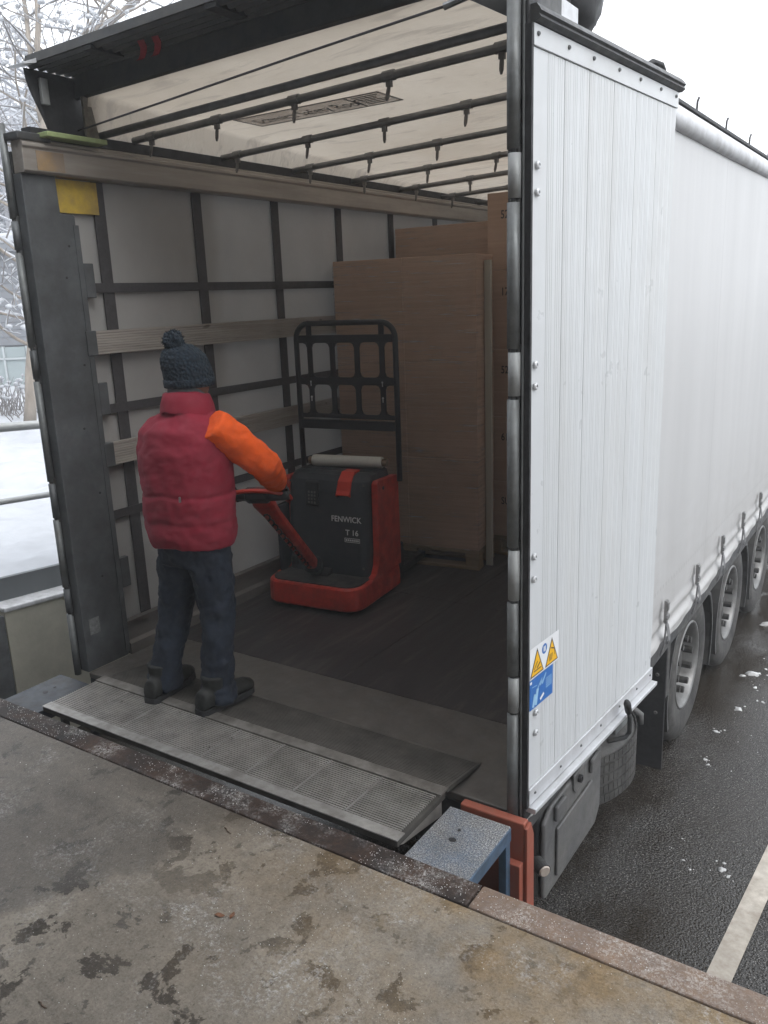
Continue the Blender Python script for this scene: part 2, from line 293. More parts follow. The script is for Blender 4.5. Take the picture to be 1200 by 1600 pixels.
# ------------------------------------------------------------------ mesh helpers
class MB:
    def __init__(s): s.v = []; s.f = []; s.mi = []; s.cur = 0
    def add(s, vs_, fs):
        o = len(s.v); s.v += [tuple(p) for p in vs_]
        for f in fs: s.f.append([i + o for i in f]); s.mi.append(s.cur)
        return s
    def box(s, x0, x1, y0, y1, z0, z1, mat=None):
        p = [(x0, y0, z0), (x1, y0, z0), (x1, y1, z0), (x0, y1, z0), (x0, y0, z1), (x1, y0, z1), (x1, y1, z1), (x0, y1, z1)]
        if mat is not None: p = [mat @ Vector(q) for q in p]
        return s.add(p, [(0, 3, 2, 1), (4, 5, 6, 7), (0, 1, 5, 4), (1, 2, 6, 5), (2, 3, 7, 6), (3, 0, 4, 7)])
    def tube(s, pts, r, n=8, caps=True, closed=False):
        pts = [Vector(p) for p in pts]; k = len(pts)
        rs = r if isinstance(r, (list, tuple)) else [r] * k
        ring = []; up = None
        for i, p in enumerate(pts):
            if closed: d = pts[(i + 1) % k] - pts[i - 1]
            else: d = pts[min(i + 1, k - 1)] - pts[max(i - 1, 0)]
            d = d.normalized() if d.length > 1e-9 else Vector((0, 0, 1))
            if up is None: up = d.orthogonal().normalized()
            up = (up - d * up.dot(d)); up = up.normalized() if up.length > 1e-6 else d.orthogonal().normalized()
            w = d.cross(up)
            ring += [p + (up * math.cos(2 * math.pi * j / n) + w * math.sin(2 * math.pi * j / n)) * rs[i] for j in range(n)]
        fs = []
        for i in range(k if closed else k - 1):
            i2 = (i + 1) % k
            for j in range(n):
                a, b = i * n + j, i * n + (j + 1) % n
                fs.append((a, b, i2 * n + (j + 1) % n, i2 * n + j))
        if caps and not closed: fs += [tuple(range(n))[::-1], tuple((k - 1) * n + j for j in range(n))]
        return s.add(ring, fs)
    def prism(s, poly, axis, a, b, mat=None):
        def mk(p, t):
            q = {'x': (t, p[0], p[1]), 'y': (p[0], t, p[1]), 'z': (p[0], p[1], t)}[axis]
            return mat @ Vector(q) if mat is not None else q
        n = len(poly)
        return s.add([mk(p, a) for p in poly] + [mk(p, b) for p in poly],
                     [tuple(range(n))[::-1], tuple(range(n, 2 * n))] + [(i, (i + 1) % n, n + (i + 1) % n, n + i) for i in range(n)])
    def lathe(s, prof, axis='x', c=(0, 0, 0), n=32, closed=False, caps=True):
        pts = []; c = Vector(c)
        for (h, r) in prof:
            for j in range(n):
                a = 2 * math.pi * j / n; u, w = r * math.cos(a), r * math.sin(a)
                pts.append(c + Vector({'x': (h, u, w), 'y': (u, h, w), 'z': (u, w, h)}[axis]))
        k = len(prof); fs = []
        for i in range(k if closed else k - 1):
            i2 = (i + 1) % k
            for j in range(n): fs.append((i * n + j, i * n + (j + 1) % n, i2 * n + (j + 1) % n, i2 * n + j))
        if not closed and caps: fs += [tuple(range(n))[::-1], tuple((k - 1) * n + j for j in range(n))]
        return s.add(pts, fs)
    def blob(s, c, r, n=8, rough=0.0, seed=0):
        c = Vector(c); r = Vector(r) if not isinstance(r, (int, float)) else Vector((r, r, r))
        vs_ = []; m = n // 2
        for i in range(m + 1):
            th = math.pi * i / m
            for j in range(n):
                ph = 2 * math.pi * j / n
                d = Vector((math.sin(th) * math.cos(ph), math.sin(th) * math.sin(ph), math.cos(th)))
                k = 1 + rough * noise.noise(d * 1.7 + Vector((seed * 3.1, seed, -seed)))
                vs_.append(c + Vector((d.x * r.x, d.y * r.y, d.z * r.z)) * k)
        fs = [(i * n + j, i * n + (j + 1) % n, (i + 1) * n + (j + 1) % n, (i + 1) * n + j) for i in range(m) for j in range(n)]
        return s.add(vs_, fs)
    def loft(s, rings, caps=True):
        n = len(rings[0]); k = len(rings); fs = []
        for i in range(k - 1):
            for j in range(n): fs.append((i * n + j, i * n + (j + 1) % n, (i + 1) * n + (j + 1) % n, (i + 1) * n + j))
        if caps: fs += [tuple(range(n))[::-1], tuple((k - 1) * n + j for j in range(n))]
        return s.add([p for r in rings for p in r], fs)
    def grid(s, fn, nu, nv):
        return s.add([fn(i / nu, j / nv) for j in range(nv + 1) for i in range(nu + 1)],
                     [(j * (nu + 1) + i, j * (nu + 1) + i + 1, (j + 1) * (nu + 1) + i + 1, (j + 1) * (nu + 1) + i) for j in range(nv) for i in range(nu)])
    def build(s, name, mat, parent=None, smooth=False, bevel=0, seg=2, fix=True):
        me = bpy.data.meshes.new(name); me.from_pydata(s.v, [], s.f)
        mats = mat if isinstance(mat, list) else [mat]
        for m in mats: me.materials.append(m if not isinstance(m, str) else M[m])
        if len(mats) > 1: me.polygons.foreach_set('material_index', s.mi)
        if fix:
            bm = bmesh.new(); bm.from_mesh(me); bmesh.ops.recalc_face_normals(bm, faces=bm.faces); bm.to_mesh(me); bm.free()
        if smooth:
            me.polygons.foreach_set('use_smooth', [True] * len(me.polygons))
        me.update()
        o = bpy.data.objects.new(name, me); COL.objects.link(o)
        if parent: o.parent = parent
        if bevel:
            b = o.modifiers.new('bevel', 'BEVEL'); b.width = bevel; b.segments = seg; b.limit_method = 'ANGLE'; b.angle_limit = R(35)
            b.harden_normals = False
        if smooth and smooth != 'all':
            pass
        return o
def tag(o, label=None, cat=None, group=None, kind=None):
    for k, v in (('label', label), ('category', cat), ('group', group), ('kind', kind)):
        if v: o[k] = v
    return o
def thing(name, label, cat, loc=(0, 0, 0), rotz=0, group=None):
    o = bpy.data.objects.new(name, None); COL.objects.link(o); o.location = loc; o.rotation_euler = (0, 0, rotz)
    o.empty_display_size = .1
    return tag(o, label, cat, group)
def copy_obj(o, parent=None):
    c = o.copy(); COL.objects.link(c)
    if parent is not None: c.parent = parent
    return c
def text_into(mb, body, size, mat4, extrude=.0004, align='CENTER', xs=1.0, off=.012):
    cu = bpy.data.curves.new('t', 'FONT'); cu.body = body; cu.size = size; cu.align_x = align; cu.extrude = extrude; cu.resolution_u = 3
    cu.offset = size * off
    o = bpy.data.objects.new('t', cu); COL.objects.link(o); dg = bpy.context.evaluated_depsgraph_get()
    me = bpy.data.meshes.new_from_object(o.evaluated_get(dg))
    S = Matrix.Diagonal((xs, 1, 1, 1))
    mb.add([mat4 @ S @ v.co for v in me.vertices], [tuple(p.vertices) for p in me.polygons])
    bpy.data.objects.remove(o); bpy.data.curves.remove(cu); bpy.data.meshes.remove(me)
def frame(origin, xdir, ydir):
    x = Vector(xdir).normalized(); y = Vector(ydir).normalized(); z = x.cross(y)
    return Matrix(((x.x, y.x, z.x, origin[0]), (x.y, y.y, z.y, origin[1]), (x.z, y.z, z.z, origin[2]), (0, 0, 0, 1)))

ZG = -1.08     # road level; the trailer floor is z = 0, its rear end y = 0
# ------------------------------------------------------------------ ground, road, marking
road = tag(MB().box(-98, 98, -98, 118, ZG - .5, ZG).build('road', 'asphalt'), kind='structure')
def lane_pt(y, off): return (1.785 + .072 * (y - .1) + off, y)
mb = MB(); ys = [-.4 + i * .5 for i in range(70)]
for a, b in zip(ys[:-1], ys[1:]):
    mb.add([(*lane_pt(a, 0), ZG + .004), (*lane_pt(a, .105), ZG + .004), (*lane_pt(b, .105), ZG + .004), (*lane_pt(b, 0), ZG + .004)], [(0, 1, 2, 3)])
mb.build('lane_marking', 'paint_line', road)

# slush on the road
mb = MB()
def lump(x, y, r, i, zf=.3):
    n = 10 if r > .01 else 6; r *= .8
    mb.blob((x, y, ZG + r * .05), (r * random.uniform(.6, 1.2), r * random.uniform(.6, 1.2), r * zf), n, .9, i)
for i in range(320):
    y = 2.4 + 8 * random.random() ** .7; x = 1.36 + abs(random.gauss(0, .2)) + .02 * y
    lump(x, y, random.choice([.003, .004, .006, .008, .014 if y > 3 else .005]) * random.uniform(.7, 1.3), i)
for i, (x, y, r) in enumerate([(1.33, .52, .04), (1.30, .20, .035), (1.74, 1.5, .022), (1.78, 1.46, .016), (1.47, 1.55, .009), (1.55, 1.48, .010), (1.50, 1.66, .010), (1.60, 1.42, .010), (1.42, 2.55, .016), (1.45, 2.50, .014), (1.40, 2.95, .026), (1.47, 3.35, .030), (1.44, 4.0, .06), (1.6, 4.2, .05), (1.38, 5.1, .08), (1.5, 5.6, .07)]):
    lump(x, y, r, 300 + i, .3)
    for k in range(4): lump(x + random.gauss(0, r * 1.2), y + random.gauss(0, r * 1.5), r * random.uniform(.2, .5), 400 + i * 7 + k)
tag(mb.build('road_slush', 'slush', smooth=True), 'grey lumps of slush scattered along the wet road', 'slush', kind='stuff')

# ------------------------------------------------------------------ loading dock
DZ = .03
dock = thing('loading_dock', 'stained concrete loading dock with rusty steel edge in the foreground', 'loading dock', (0, -.475, ZG))
def dk(mb): mb.v = [(x, y + .475, z - ZG) for x, y, z in mb.v]; return mb
o = MB().box(-12, 14, -9, -.592, ZG, DZ).build('slab', 'dock'); o.parent = dock; o.location = (0, .475, -ZG)
o = dk(MB().box(-12, 1.345, -.586, -.475, DZ - .2, DZ + .003)).build('edge_angle', 'edge_rust', dock, bevel=.006)
o['label'] = 'dark rusty steel edge strip'
o = dk(MB().box(1.351, 14, -.586, -.475, DZ - .2, DZ + .003)).build('edge_angle', 'edge_pale', dock, bevel=.006)
o['label'] = 'pale salted steel edge strip'
dk(MB().box(-12, 14, -.591, -.49, ZG, DZ - .205)).build('dock_face', 'wall_end', dock)

# salt grains and grit on the dock
mb = MB(); rnd = random.Random(3)
def grain(x, y, z, r):
    a = rnd.uniform(0, 6.28); q = [(math.cos(a + k * 2.094) * r, math.sin(a + k * 2.094) * r) for k in range(3)]
    mb.add([(x + px, y + py, z) for px, py in q] + [(x + rnd.uniform(-.3, .3) * r, y, z + r * rnd.uniform(.6, 1.3))], [(0, 1, 3), (1, 2, 3), (2, 0, 3)])
clusters = [(.78, -.68, .22, 420, .0018), (.38, -.66, .12, 200, .0018), (.55, -.9, .2, 260, .0017), (1.05, -1.0, .25, 380, .0017), (1.45, -1.12, .10, 420, .0016), (1.55, -1.22, .12, 460, .0015),
            (1.5, -.85, .3, 350, .0018), (1.9, -.75, .25, 300, .0017), (.2, -1.2, .5, 300, .0018), (-.6, -.9, .5, 220, .0022), (.9, -1.35, .4, 400, .0015), (1.6, -1.4, .3, 350, .0013), (1.1, -.65, .3, 300, .0018)]
for (x, y, s, n, r) in clusters:
    for k in range(n):
        px, py = rnd.gauss(x, s), rnd.gauss(y, s * .55)
        if py > -.595 or noise.noise(Vector((px * 4.5, py * 4.5, 2))) < rnd.uniform(-.2, .25): continue
        grain(px, py, DZ, r * rnd.choice([.35, .45, .6, .8, 1.2]))
for k in range(1500):
    px = rnd.uniform(-1.3, 2.3); py = rnd.uniform(-.585, -.478)
    if noise.noise(Vector((px * 3.2, py * 6, 4))) > -.02: grain(px, py, DZ + .003, .0017 * rnd.uniform(.5, 1.5))
tag(mb.build('salt_grains', 'salt', fix=False), 'white salt grains strewn over the concrete dock', 'salt', kind='stuff')
# leaves and twigs
def leaf(x, y, r, a, label):
    mb = MB(); pts = []
    for k in range(9):
        tt = k / 8; w = math.sin(math.pi * tt) ** .8 * .45
        pts.append((tt, w))
    top = []; n = len(pts)
    for sgn in (1, -1):
        for tt, w in pts:
            X = (tt - .5) * 2 * r; Y = sgn * w * r
            top.append((x + X * math.cos(a) - Y * math.sin(a), y + X * math.sin(a) + Y * math.cos(a), DZ + .003 + abs(Y) * .35 + .002 * math.sin(tt * 7)))
    mb.add(top, [(i, i + 1, n + i + 1, n + i) for i in range(n - 1)])
    o = mb.build('dead_leaf', 'leaf'); sol = o.modifiers.new('s', 'SOLIDIFY'); sol.thickness = .0008
    return tag(o, label, 'leaf', 'dead leaves on the dock')
leaf(.70, -1.02, .018, .4, 'small red brown dead leaf lying on the concrete dock')
leaf(.735, -1.00, .016, 1.9, 'dark dead leaf touching the red brown leaf on the dock')
for x, y, L, a, lab in [(.42, -.69, .05, -.35, 'dark twig lying on the dock near the rusty edge'), (.52, -1.53, .04, -.1, 'brown twig lying at the lower left of the dock')]:
    m_ = MB(); pts = [(x + math.cos(a) * L * (k / 4 - .5), y + math.sin(a) * L * (k / 4 - .5) + .002 * math.sin(k * 2), DZ + .003 + .001 * (k % 2)) for k in range(5)]
    tag(m_.tube(pts, [.0022, .0026, .0024, .002, .0012], 6).build('twig', 'stick', smooth=True), lab, 'twig', 'twigs on the dock')

# unseen wall and roof slab, added behind the camera to shade dock and trailer
wh = thing('shade_block', 'grey wall and roof slab added out of view to shade the dock', 'building', (0, -6, ZG))
def loc_to(mb, base): mb.v = [(x - base[0], y - base[1], z - base[2]) for x, y, z in mb.v]; return mb
loc_to(MB().box(-16, 9, -6.3, -6, ZG, 6.2), (0, -6, ZG)).build('wall', 'shade_grey', wh)
loc_to(MB().box(-16, 9, -6, -1.75, 4.6, 4.9), (0, -6, ZG)).build('shade_roof', 'shade_grey', wh)

# ------------------------------------------------------------------ dock plate and its supports
PX0, PX1 = -1.03, 1.0
HZ = .055
plate = thing('dock_plate', 'ribbed aluminium dock plate bridging the dock and the trailer floor', 'dock plate', (0, -.44, DZ))
def pl(mb): mb.v = [(x, y + .44, z - DZ) for x, y, z in mb.v]; return mb
pl(MB().box(PX0, PX1, -.445, -.10, .022, .047)).build('deck', simple('grimy deck grooves', (.05, .046, .041), .7, 0, .3, 10, .2, 60), plate, bevel=.003)
pl(MB().box(PX0, PX1, -.447, -.395, .0475, .052)).build('border_strip', M['alu_trim'] if False else simple('worn aluminium border', (.44, .43, .41), .45, .4, .15, 10, .15, 60, dirt=((.14, .125, .11), .7, 8)), plate)
pl(MB().box(PX0, PX1, -.135, -.075, .048, .056)).build('hinge_strip', simple('grimy aluminium hinge', (.30, .285, .265), .5, .35, .2, 10, .2, 60, dirt=((.09, .08, .07), .8, 7)), plate)
nseg = 8
for k in range(nseg):
    x0 = PX0 + .006 + k * (PX1 - PX0 - .012) / nseg; x1 = x0 + (PX1 - PX0 - .012) / nseg - .012
    mb = MB(); y = -.392
    while y < -.139:
        mb.box(x0, x1, y, y + .0055, .0475, .0525); y += .0122
    o = pl(mb).build('tread_panel', 'tread', plate)
    if k < nseg - 1: pl(MB().box(x1 + .002, x1 + .010, -.392, -.138, .0475, .0528)).build('divider_strip', 'border_alu' if 'border_alu' in M else 'tread', plate)
def lipz(y): return .050 + (y + .075) / .285 * (.009 - .050)
lip = MB(); prof = [(-.076, .030), (-.076, .052), (.21, .012), (.215, .003), (.1, .006)]
lip.prism(prof, 'x', PX0 + .01, PX1 - .005)
lip_o = pl(lip).build('lip', 'tread_dark', plate, bevel=.002)
mb = MB(); y = -.068
while y < .19:
    z = .052 + (y + .076) * (.012 - .052) / .286
    mb.prism([(y, z - .002), (y, z + .0022), (y + .005, z + .0017), (y + .005, z - .003)], 'x', PX0 + .012, PX1 - .012); y += .0115
pl(mb).build('lip_rib', 'tread_dark', lip_o)
for x in (PX1 - .03, PX0 + .03, .3):
    mb = MB().prism([(-.44, .02), (-.10, .02), (-.10, -.06), (-.38, -.01)], 'x', x, x + .012); pl(mb).build('stiffener', 'tread', plate)
# lifting hole
hb = MB().lathe([(.0, .018), (.0012, .018), (.0012, .013), (-.006, .012)], 'z', (.955, -.165, .0512), 20); pl(hb).build('lifting_hole', simple('dark hole', (.03, .028, .026), .8), plate)

def support(x0, x1, top, name, label, mats):
    b = thing(name, label, 'support', ((x0 + x1) / 2, -.45, ZG), 0, 'blue steel supports under the dock plate')
    bx, by, bz = (x0 + x1) / 2, -.45, ZG
    def L(mb): return loc_to(mb, (bx, by, bz))
    # folded top plate with two slots
    L(MB().box(x0, x1, -.474, -.125, top - .008, top)).build('top_plate', mats[0], b, bevel=.003)
    L(MB().box(x1 - .009, x1 + .003, -.473, -.124, top - .06, top - .006)).build('side_flange', mats[1], b, bevel=.003)
    for yy in (-.13,):
        L(MB().box(x1 - .03, x1 + .001, yy - .035, yy, ZG, top - .009)).build('leg', mats[1], b, bevel=.002)
        L(MB().box(x0, x0 + .03, yy - .035, yy, ZG, top - .009)).build('leg', mats[1], b, bevel=.002)
    for (hx, hy, w, h) in ((.42, -.30, .03, .012), (.40, -.24, .012, .008)):
        X = x0 + (x1 - x0) * hx
        pts = [(X + w / 2 * math.cos(t_) * (1), hy + h * math.sin(t_)) for t_ in [2 * math.pi * k / 14 for k in range(14)]]
        L(MB().prism(pts, 'z', top + .0005, top + .0015)).build('slot', M['rubber'], b)
    return b
support(1.035, 1.285, .015, 'bumper_support', 'frosted blue steel support box beside the right end of the dock plate', ['blue_steel', 'blue_clean'])
support(-1.34, -1.06, .012, 'bumper_support', 'grimy blue steel support at the left end of the dock plate', ['blue_grimy', 'blue_grimy'])
bp = thing('bumper_plate', 'orange red steel bumper plate between the blue support and the trailer', 'bumper', (1.2, -.07, ZG))
loc_to(MB().box(1.06, 1.325, -.095, -.055, -.45, .018), (1.2, -.07, ZG)).build('face_plate', 'orange_steel', bp, bevel=.006)
loc_to(MB().prism([(-.096, -.36), (-.096, .0), (-.06, .012), (-.035, -.05), (-.03, -.42), (-.06, -.42), (-.06, -.36)], 'x', 1.326, 1.338), (1.2, -.07, ZG)).build('side_plate', 'orange_steel', bp, bevel=.002)
loc_to(MB().box(1.27, 1.323, -.13, -.096, -.5, -.14), (1.2, -.07, ZG)).build('bracket', 'orange_steel', bp, bevel=.003)
loc_to(MB().box(1.05, 1.07, -.16, -.1, ZG, -.1), (1.2, -.07, ZG)).build('post', 'orange_steel', bp, bevel=.003)

# ------------------------------------------------------------------ the semi-trailer
TR = thing('semi_trailer', 'white curtain sided semi trailer with its rear doors open at the dock', 'trailer', (0, 0, 0))
YF = 13.5
MB().box(-1.24, 1.24, -.02, .57, -.03, 0.0).build('threshold_plate', 'threshold', TR, bevel=.004)
y = .574; first = True
while y < YF - .1:
    y2 = min(y + 1.25, YF)
    for x0, x1 in ((-1.24, -.0015), (.0015, 1.24)):
        MB().box(x0, x1, y, y2 - .003, -.03, -.002).build('floor_panel', 'ply', TR)
    y = y2
MB().box(-1.25, 1.25, -.015, .08, -.27, -.031).build('rear_crossmember', 'steel_dark', TR, bevel=.01)
MB().box(-1.26, -1.1, .085, YF, -.16, -.031).build('side_rail', 'steel_dark', TR)
MB().box(1.1, 1.255, .085, YF, -.16, -.031).build('side_rail', 'steel_dark', TR)
for x in (-.55, .45): MB().box(x, x + .12, .3, YF - 1, -.55, -.165).build('chassis_beam', 'steel_dark', TR)
MB().box(-1.24, 1.24, YF, YF + .05, -.03, 2.7).build('front_wall', 'lining', TR)

# --- left side, inside
mb = MB(); mb.grid(lambda u, v: (-1.292 - .004 * math.sin(u * 61) * math.sin(v * 3.1) - .003 * noise.noise(Vector((u * 70, v * 6, 1))), .1 + u * (YF - .1), .0 + v * 2.62), 220, 24)
cur = mb.build('left_curtain', 'lining', TR, smooth=True)
for k in range(19):
    y = .435 + .692 * k
    MB().box(-1.283, -1.278, y - .036, y + .036, .02, 2.55).build('upright_strap', 'strap_dark', cur)
for z in (2.0, 1.375, .80):
    MB().box(-1.2775, -1.272, .26, YF, z - .024, z + .024).build('cross_strap', 'strap_dark', cur)
def board(z0, z1, y0):
    n = 9; pr = [(-1.272, z0), (-1.2365, z0)]; h = (z1 - z0) / n
    for k in range(n):
        pr += [(-1.234, z0 + h * (k + .12)), (-1.234, z0 + h * (k + .80)), (-1.2375, z0 + h * (k + .9))]
    pr += [(-1.2365, z1), (-1.272, z1)]
    o = MB().prism(pr, 'y', y0, YF).build('side_board', 'lath', TR)
    MB().box(-1.274, -1.231, y0 - .05, y0 + .012, z0 - .003, z1 + .003).build('board_bracket', 'post_steel', o, bevel=.003)
board(1.665, 1.785, .275); board(1.08, 1.20, .30)
MB().prism([(-1.27, .0), (-1.225, .0), (-1.225, .06), (-1.24, .08), (-1.24, .17), (-1.228, .175), (-1.228, .195), (-1.27, .195)], 'y', .26, YF).build('floor_rail', simple('side floor rail', (.13, .12, .115), .5, .3, .2, 6, .1, 60, dirt=((.26, .24, .22), .5, 5), stretch=(1, .2, 1)), TR)
for z in (1.96, 1.36, .40):
    MB().box(-1.276, -1.245, .27, .33, z - .01, z + .16).build('board_pocket', 'post_steel', TR, bevel=.004)
MB().box(-1.277, -1.2705, .17, .425, 2.36, 2.515).build('yellow_plate', 'yellow', TR)
MB().box(-1.2705, -1.262, .10, .16, 2.345, 2.515).build('latch_plate', 'galv', TR, bevel=.003)
# roof rail left
rail = MB().prism([(-1.285, 2.52), (-1.215, 2.52), (-1.205, 2.53), (-1.205, 2.625), (-1.195, 2.635), (-1.195, 2.648), (-1.21, 2.655), (-1.21, 2.668), (-1.225, 2.675), (-1.285, 2.675)], 'y', -.02, YF).build('roof_rail', 'rail_alu', TR, bevel=.002)
MB().box(-1.2045, -1.2035, .05, .20, 2.535, 2.62).build('paint_patch', 'yellow_worn', rail)
MB().box(-1.29, -1.225, .05, YF, 2.677, 2.725).build('roof_runner', 'rubber', TR)
MB().box(1.18, 1.258, .27, YF, 2.52, 2.70).build('roof_rail', 'rail_alu', TR)
# green oxidised carriage at rear left and dark cap
MB().box(-1.26, -1.14, .08, .42, 2.677, 2.70).build('roof_carriage', 'green_steel', TR, bevel=.004)
MB().box(-1.33, -1.20, -.04, .14, 2.66, 2.695).build('post_cap', 'steel_dark', TR, bevel=.006)
# left rear post
pm = MB().prism([(-.02, 0), (.25, 0), (.25, 2.34), (.235, 2.352), (.17, 2.35), (.165, 2.52), (-.02, 2.52)], 'x', -1.30, -1.24).build('rear_post', 'post_steel', TR, bevel=.004)
MB().box(-1.2395, -1.2355, .232, .262, .02, 2.3).build('post_flange', 'post_steel', pm)
MB().box(-1.2395, -1.2385, .02, .085, .20, .29).build('post_label', simple('faded label', (.2, .21, .21), .6, 0, .3, 60, 0), pm)
for zz_ in (.5, .95, 1.30, 1.62, 2.05, 2.2): 
    MB().lathe([(0, .006), (.002, .006)], 'x', (-1.24, .17 + .03 * math.sin(zz_ * 9), zz_), 10).build('bolt_hole', 'rubber', pm)
def hinge_line(x, y, parent, zs, rt=.021, smat='sleeve'):
    z = -.02; fx_ = rt * .16
    for a, b in sorted(zs) + [(2.75, 2.75)]:
        if b < a: a, b = b, a
        MB().tube([(x, y, z), (x, y, a - .012)], rt, 16).build('hinge_tube', 'galv', parent, smooth=True).data.polygons[0].use_smooth = True
        if a >= 2.7: break
        MB().tube([(x + fx_, y, a), (x + fx_, y, b)], rt * .98, 16).build('hinge_sleeve', smat, parent, smooth=True)
        for zz_ in (a - .006, b + .006):
            MB().tube([(x, y, zz_ - .006), (x, y, zz_ + .006)], rt * .55, 12).build('hinge_pin', 'steel_dark', parent)
            MB().box(x - rt * .9, x + rt, y - rt * .2, y + rt, zz_ - .02, zz_ + .02).build('hinge_knuckle', 'steel_dark', parent, bevel=.005)
        z = b + .012
hl = MB().box(-1.335, -1.302, -.018, .05, 0, 2.62).build('hinge_post', 'steel_dark', TR, bevel=.004)
hinge_line(-1.318, -.034, hl, [(2.18, 2.31), (1.57, 1.71), (.86, 1.04), (.34, .47)], .018, 'post_steel')
# left door folded back along the side
MB().box(-1.375, -1.34, .06, 1.28, .05, 2.60).build('rear_door', 'white_paint', TR)
MB().box(-1.372, -1.337, .035, .058, .05, 2.60).build('door_seal', 'rubber', TR)
# right rear post
pm = MB().box(1.255, 1.287, -.012, .25, -.03, 2.95).build('rear_post', 'steel_dark', TR, bevel=.004)
MB().box(1.225, 1.2545, .02, .25, -.02, 2.80).build('post_flange', 'post_steel', pm, bevel=.003)
hinge_line(1.252, -.036, pm, [(2.18, 2.31), (1.57, 1.71), (.86, 1.04), (.43, .562)])
MB().box(1.288, 1.300, -.035, .03, -.02, 2.75).build('door_seal', 'rubber', pm, bevel=.004)
MB().tube([(1.283, -.03, -.02), (1.283, -.03, 2.75)], .006, 8).build('seal_bead', 'galv', pm)

# --- right rear door folded against the side (local u along the door, v outward, z up)
DA = Vector((1.3065, -.0236, 0)); DD = Vector((.0917, 1.2522, 0)).normalized()
door = MB().box(0, .0005, 0, .0005, 0, .0005)
DM = Matrix(((DD.x, DD.y, 0, DA.x), (DD.y, -DD.x, 0, DA.y), (0, 0, 1, 0), (0, 0, 0, 1)))   # columns u, v, z (u x z flipped so v points to +x)
def dm(mb): mb.v = [tuple(DM @ Vector(p)) for p in mb.v]; return mb
door = dm(MB().box(0.0, 1.255, -.03, -.004, .045, 2.65)).build('rear_door', 'post_steel', TR)
seams = [.003, .100, .219, .405, .612, .822, 1.038, 1.252]
for k, (a, b) in enumerate(zip(seams[:-1], seams[1:])):
    pr = [(a + .0022, -.0035)]
    if k == 0: pr += [(a + .0012, .0), (b - .0012, .0)]
    else:
        pr += [(a + .0022, -.0016), (a + .005, .0)]
        n = int((b - a - .02) / .0125); w = (b - a - .02) / n
        for j in range(n):
            q = a + .010 + j * w; flat = (j % 4 == 3)
            if flat: pr += [(q, 0), (q + w, 0)]
            else: pr += [(q + .0015, 0), (q + .003, .0011), (q + w - .004, .0011), (q + w - .0025, 0)]
        pr += [(b - .004, .0), (b - .0018, -.0012)]
    pr += [(b - .0018, -.0035)]
    mb = MB(); mb.prism(pr, 'z', .115, 2.60); dm(mb)
    mb.build('door_panel', 'white_paint', door)
dm(MB().box(.0, 1.257, -.003, .006, 2.602, 2.662)).build('top_trim', 'white_paint', door, bevel=.002)
dm(MB().box(.0, 1.260, -.003, .008, .048, .113)).build('bottom_trim', 'alu_trim', door, bevel=.002)
dm(MB().prism([(-.03, .02), (.03, .02), (.034, .03), (.034, .044), (-.03, .044)], 'x', .0, 1.262)).build('lower_edge', 'alu_trim', door, bevel=.003)
cp = MB()
cp.prism([(-.05, 2.664), (.012, 2.664), (.026, 2.674), (.02, 2.684), (.028, 2.690), (.022, 2.70), (.012, 2.712), (-.05, 2.712)], 'x', .0, 1.275)
dm(cp).build('top_cap', 'steel_dark', door)
def rivets(lst, r, mat='galv'):
    for (u, z) in lst:
        mb = MB().lathe([(-.002, r), (.003, r), (.006, r * .75), (.0062, r * .45), (.003, r * .35)], 'y', (u, .006, z), 14)
        dm(mb).build('rivet', mat, door, smooth=False)
rivets([(.029, 2.274), (.029, 2.195), (.025, 1.668), (.025, 1.598), (.028, 1.013), (.028, .931), (.05, .411), (.05, .33)], .0125, 'alu_trim')
rivets([(.023, 2.636), (.23, 2.637), (.418, 2.639), (.634, 2.641), (.833, 2.642), (1.047, 2.642), (1.22, 2.642)], .007)
rivets([(.043, .085), (.258, .085), (.446, .085), (.645, .085), (.85, .085), (1.054, .085), (1.226, .085)], .006)
dm(MB().box(-.012, .0, -.02, .004, .04, 2.66)).build('edge_seal', 'rubber', door)
# safety sticker: two yellow warning triangles, blue disc, blue instruction field
st = MB(); V0 = .0034
def quad(u0, u1, z0, z1, v): st.add([(u0, v, z0), (u1, v, z0), (u1, v, z1), (u0, v, z1)], [(0, 1, 2, 3)])
def tri(a, b, c_, v): st.add([(a[0], v, a[1]), (b[0], v, b[1]), (c_[0], v, c_[1])], [(0, 1, 2)])
def disc(u, z, r, v, n=20): st.add([(u + r * math.cos(6.283 * k / n), v, z + r * math.sin(6.283 * k / n)) for k in range(n)], [tuple(range(n))])
def bar(a, b, w, v):
    d = Vector((b[0] - a[0], b[1] - a[1])); d.normalize(); p = Vector((-d.y, d.x)) * w / 2
    st.add([(a[0] + p.x, v, a[1] + p.y), (a[0] - p.x, v, a[1] - p.y), (b[0] - p.x, v, b[1] - p.y), (b[0] + p.x, v, b[1] + p.y)], [(0, 1, 2, 3)])
st.cur = 0; quad(.004, .232, .553, .672, V0)
for u0 in (.006, .122):
    st.cur = 3; tri((u0, .558), (u0 + .105, .558), (u0 + .053, .662), V0 + .0005)
    st.cur = 1; tri((u0 + .008, .563), (u0 + .097, .563), (u0 + .053, .650), V0 + .001)
    st.cur = 3
    if u0 < .05:
        bar((u0 + .025, .578), (u0 + .085, .578), .004, V0 + .0015); bar((u0 + .028, .585), (u0 + .055, .61), .004, V0 + .0015); bar((u0 + .05, .585), (u0 + .075, .600), .006, V0 + .0015)
    else:
        for q in (.03, .04, .05): bar((u0 + q, .573), (u0 + q + .006, .60), .004, V0 + .0015)
        bar((u0 + .045, .622), (u0 + .072, .612), .004, V0 + .0015); bar((u0 + .072, .612), (u0 + .076, .585), .003, V0 + .0015)
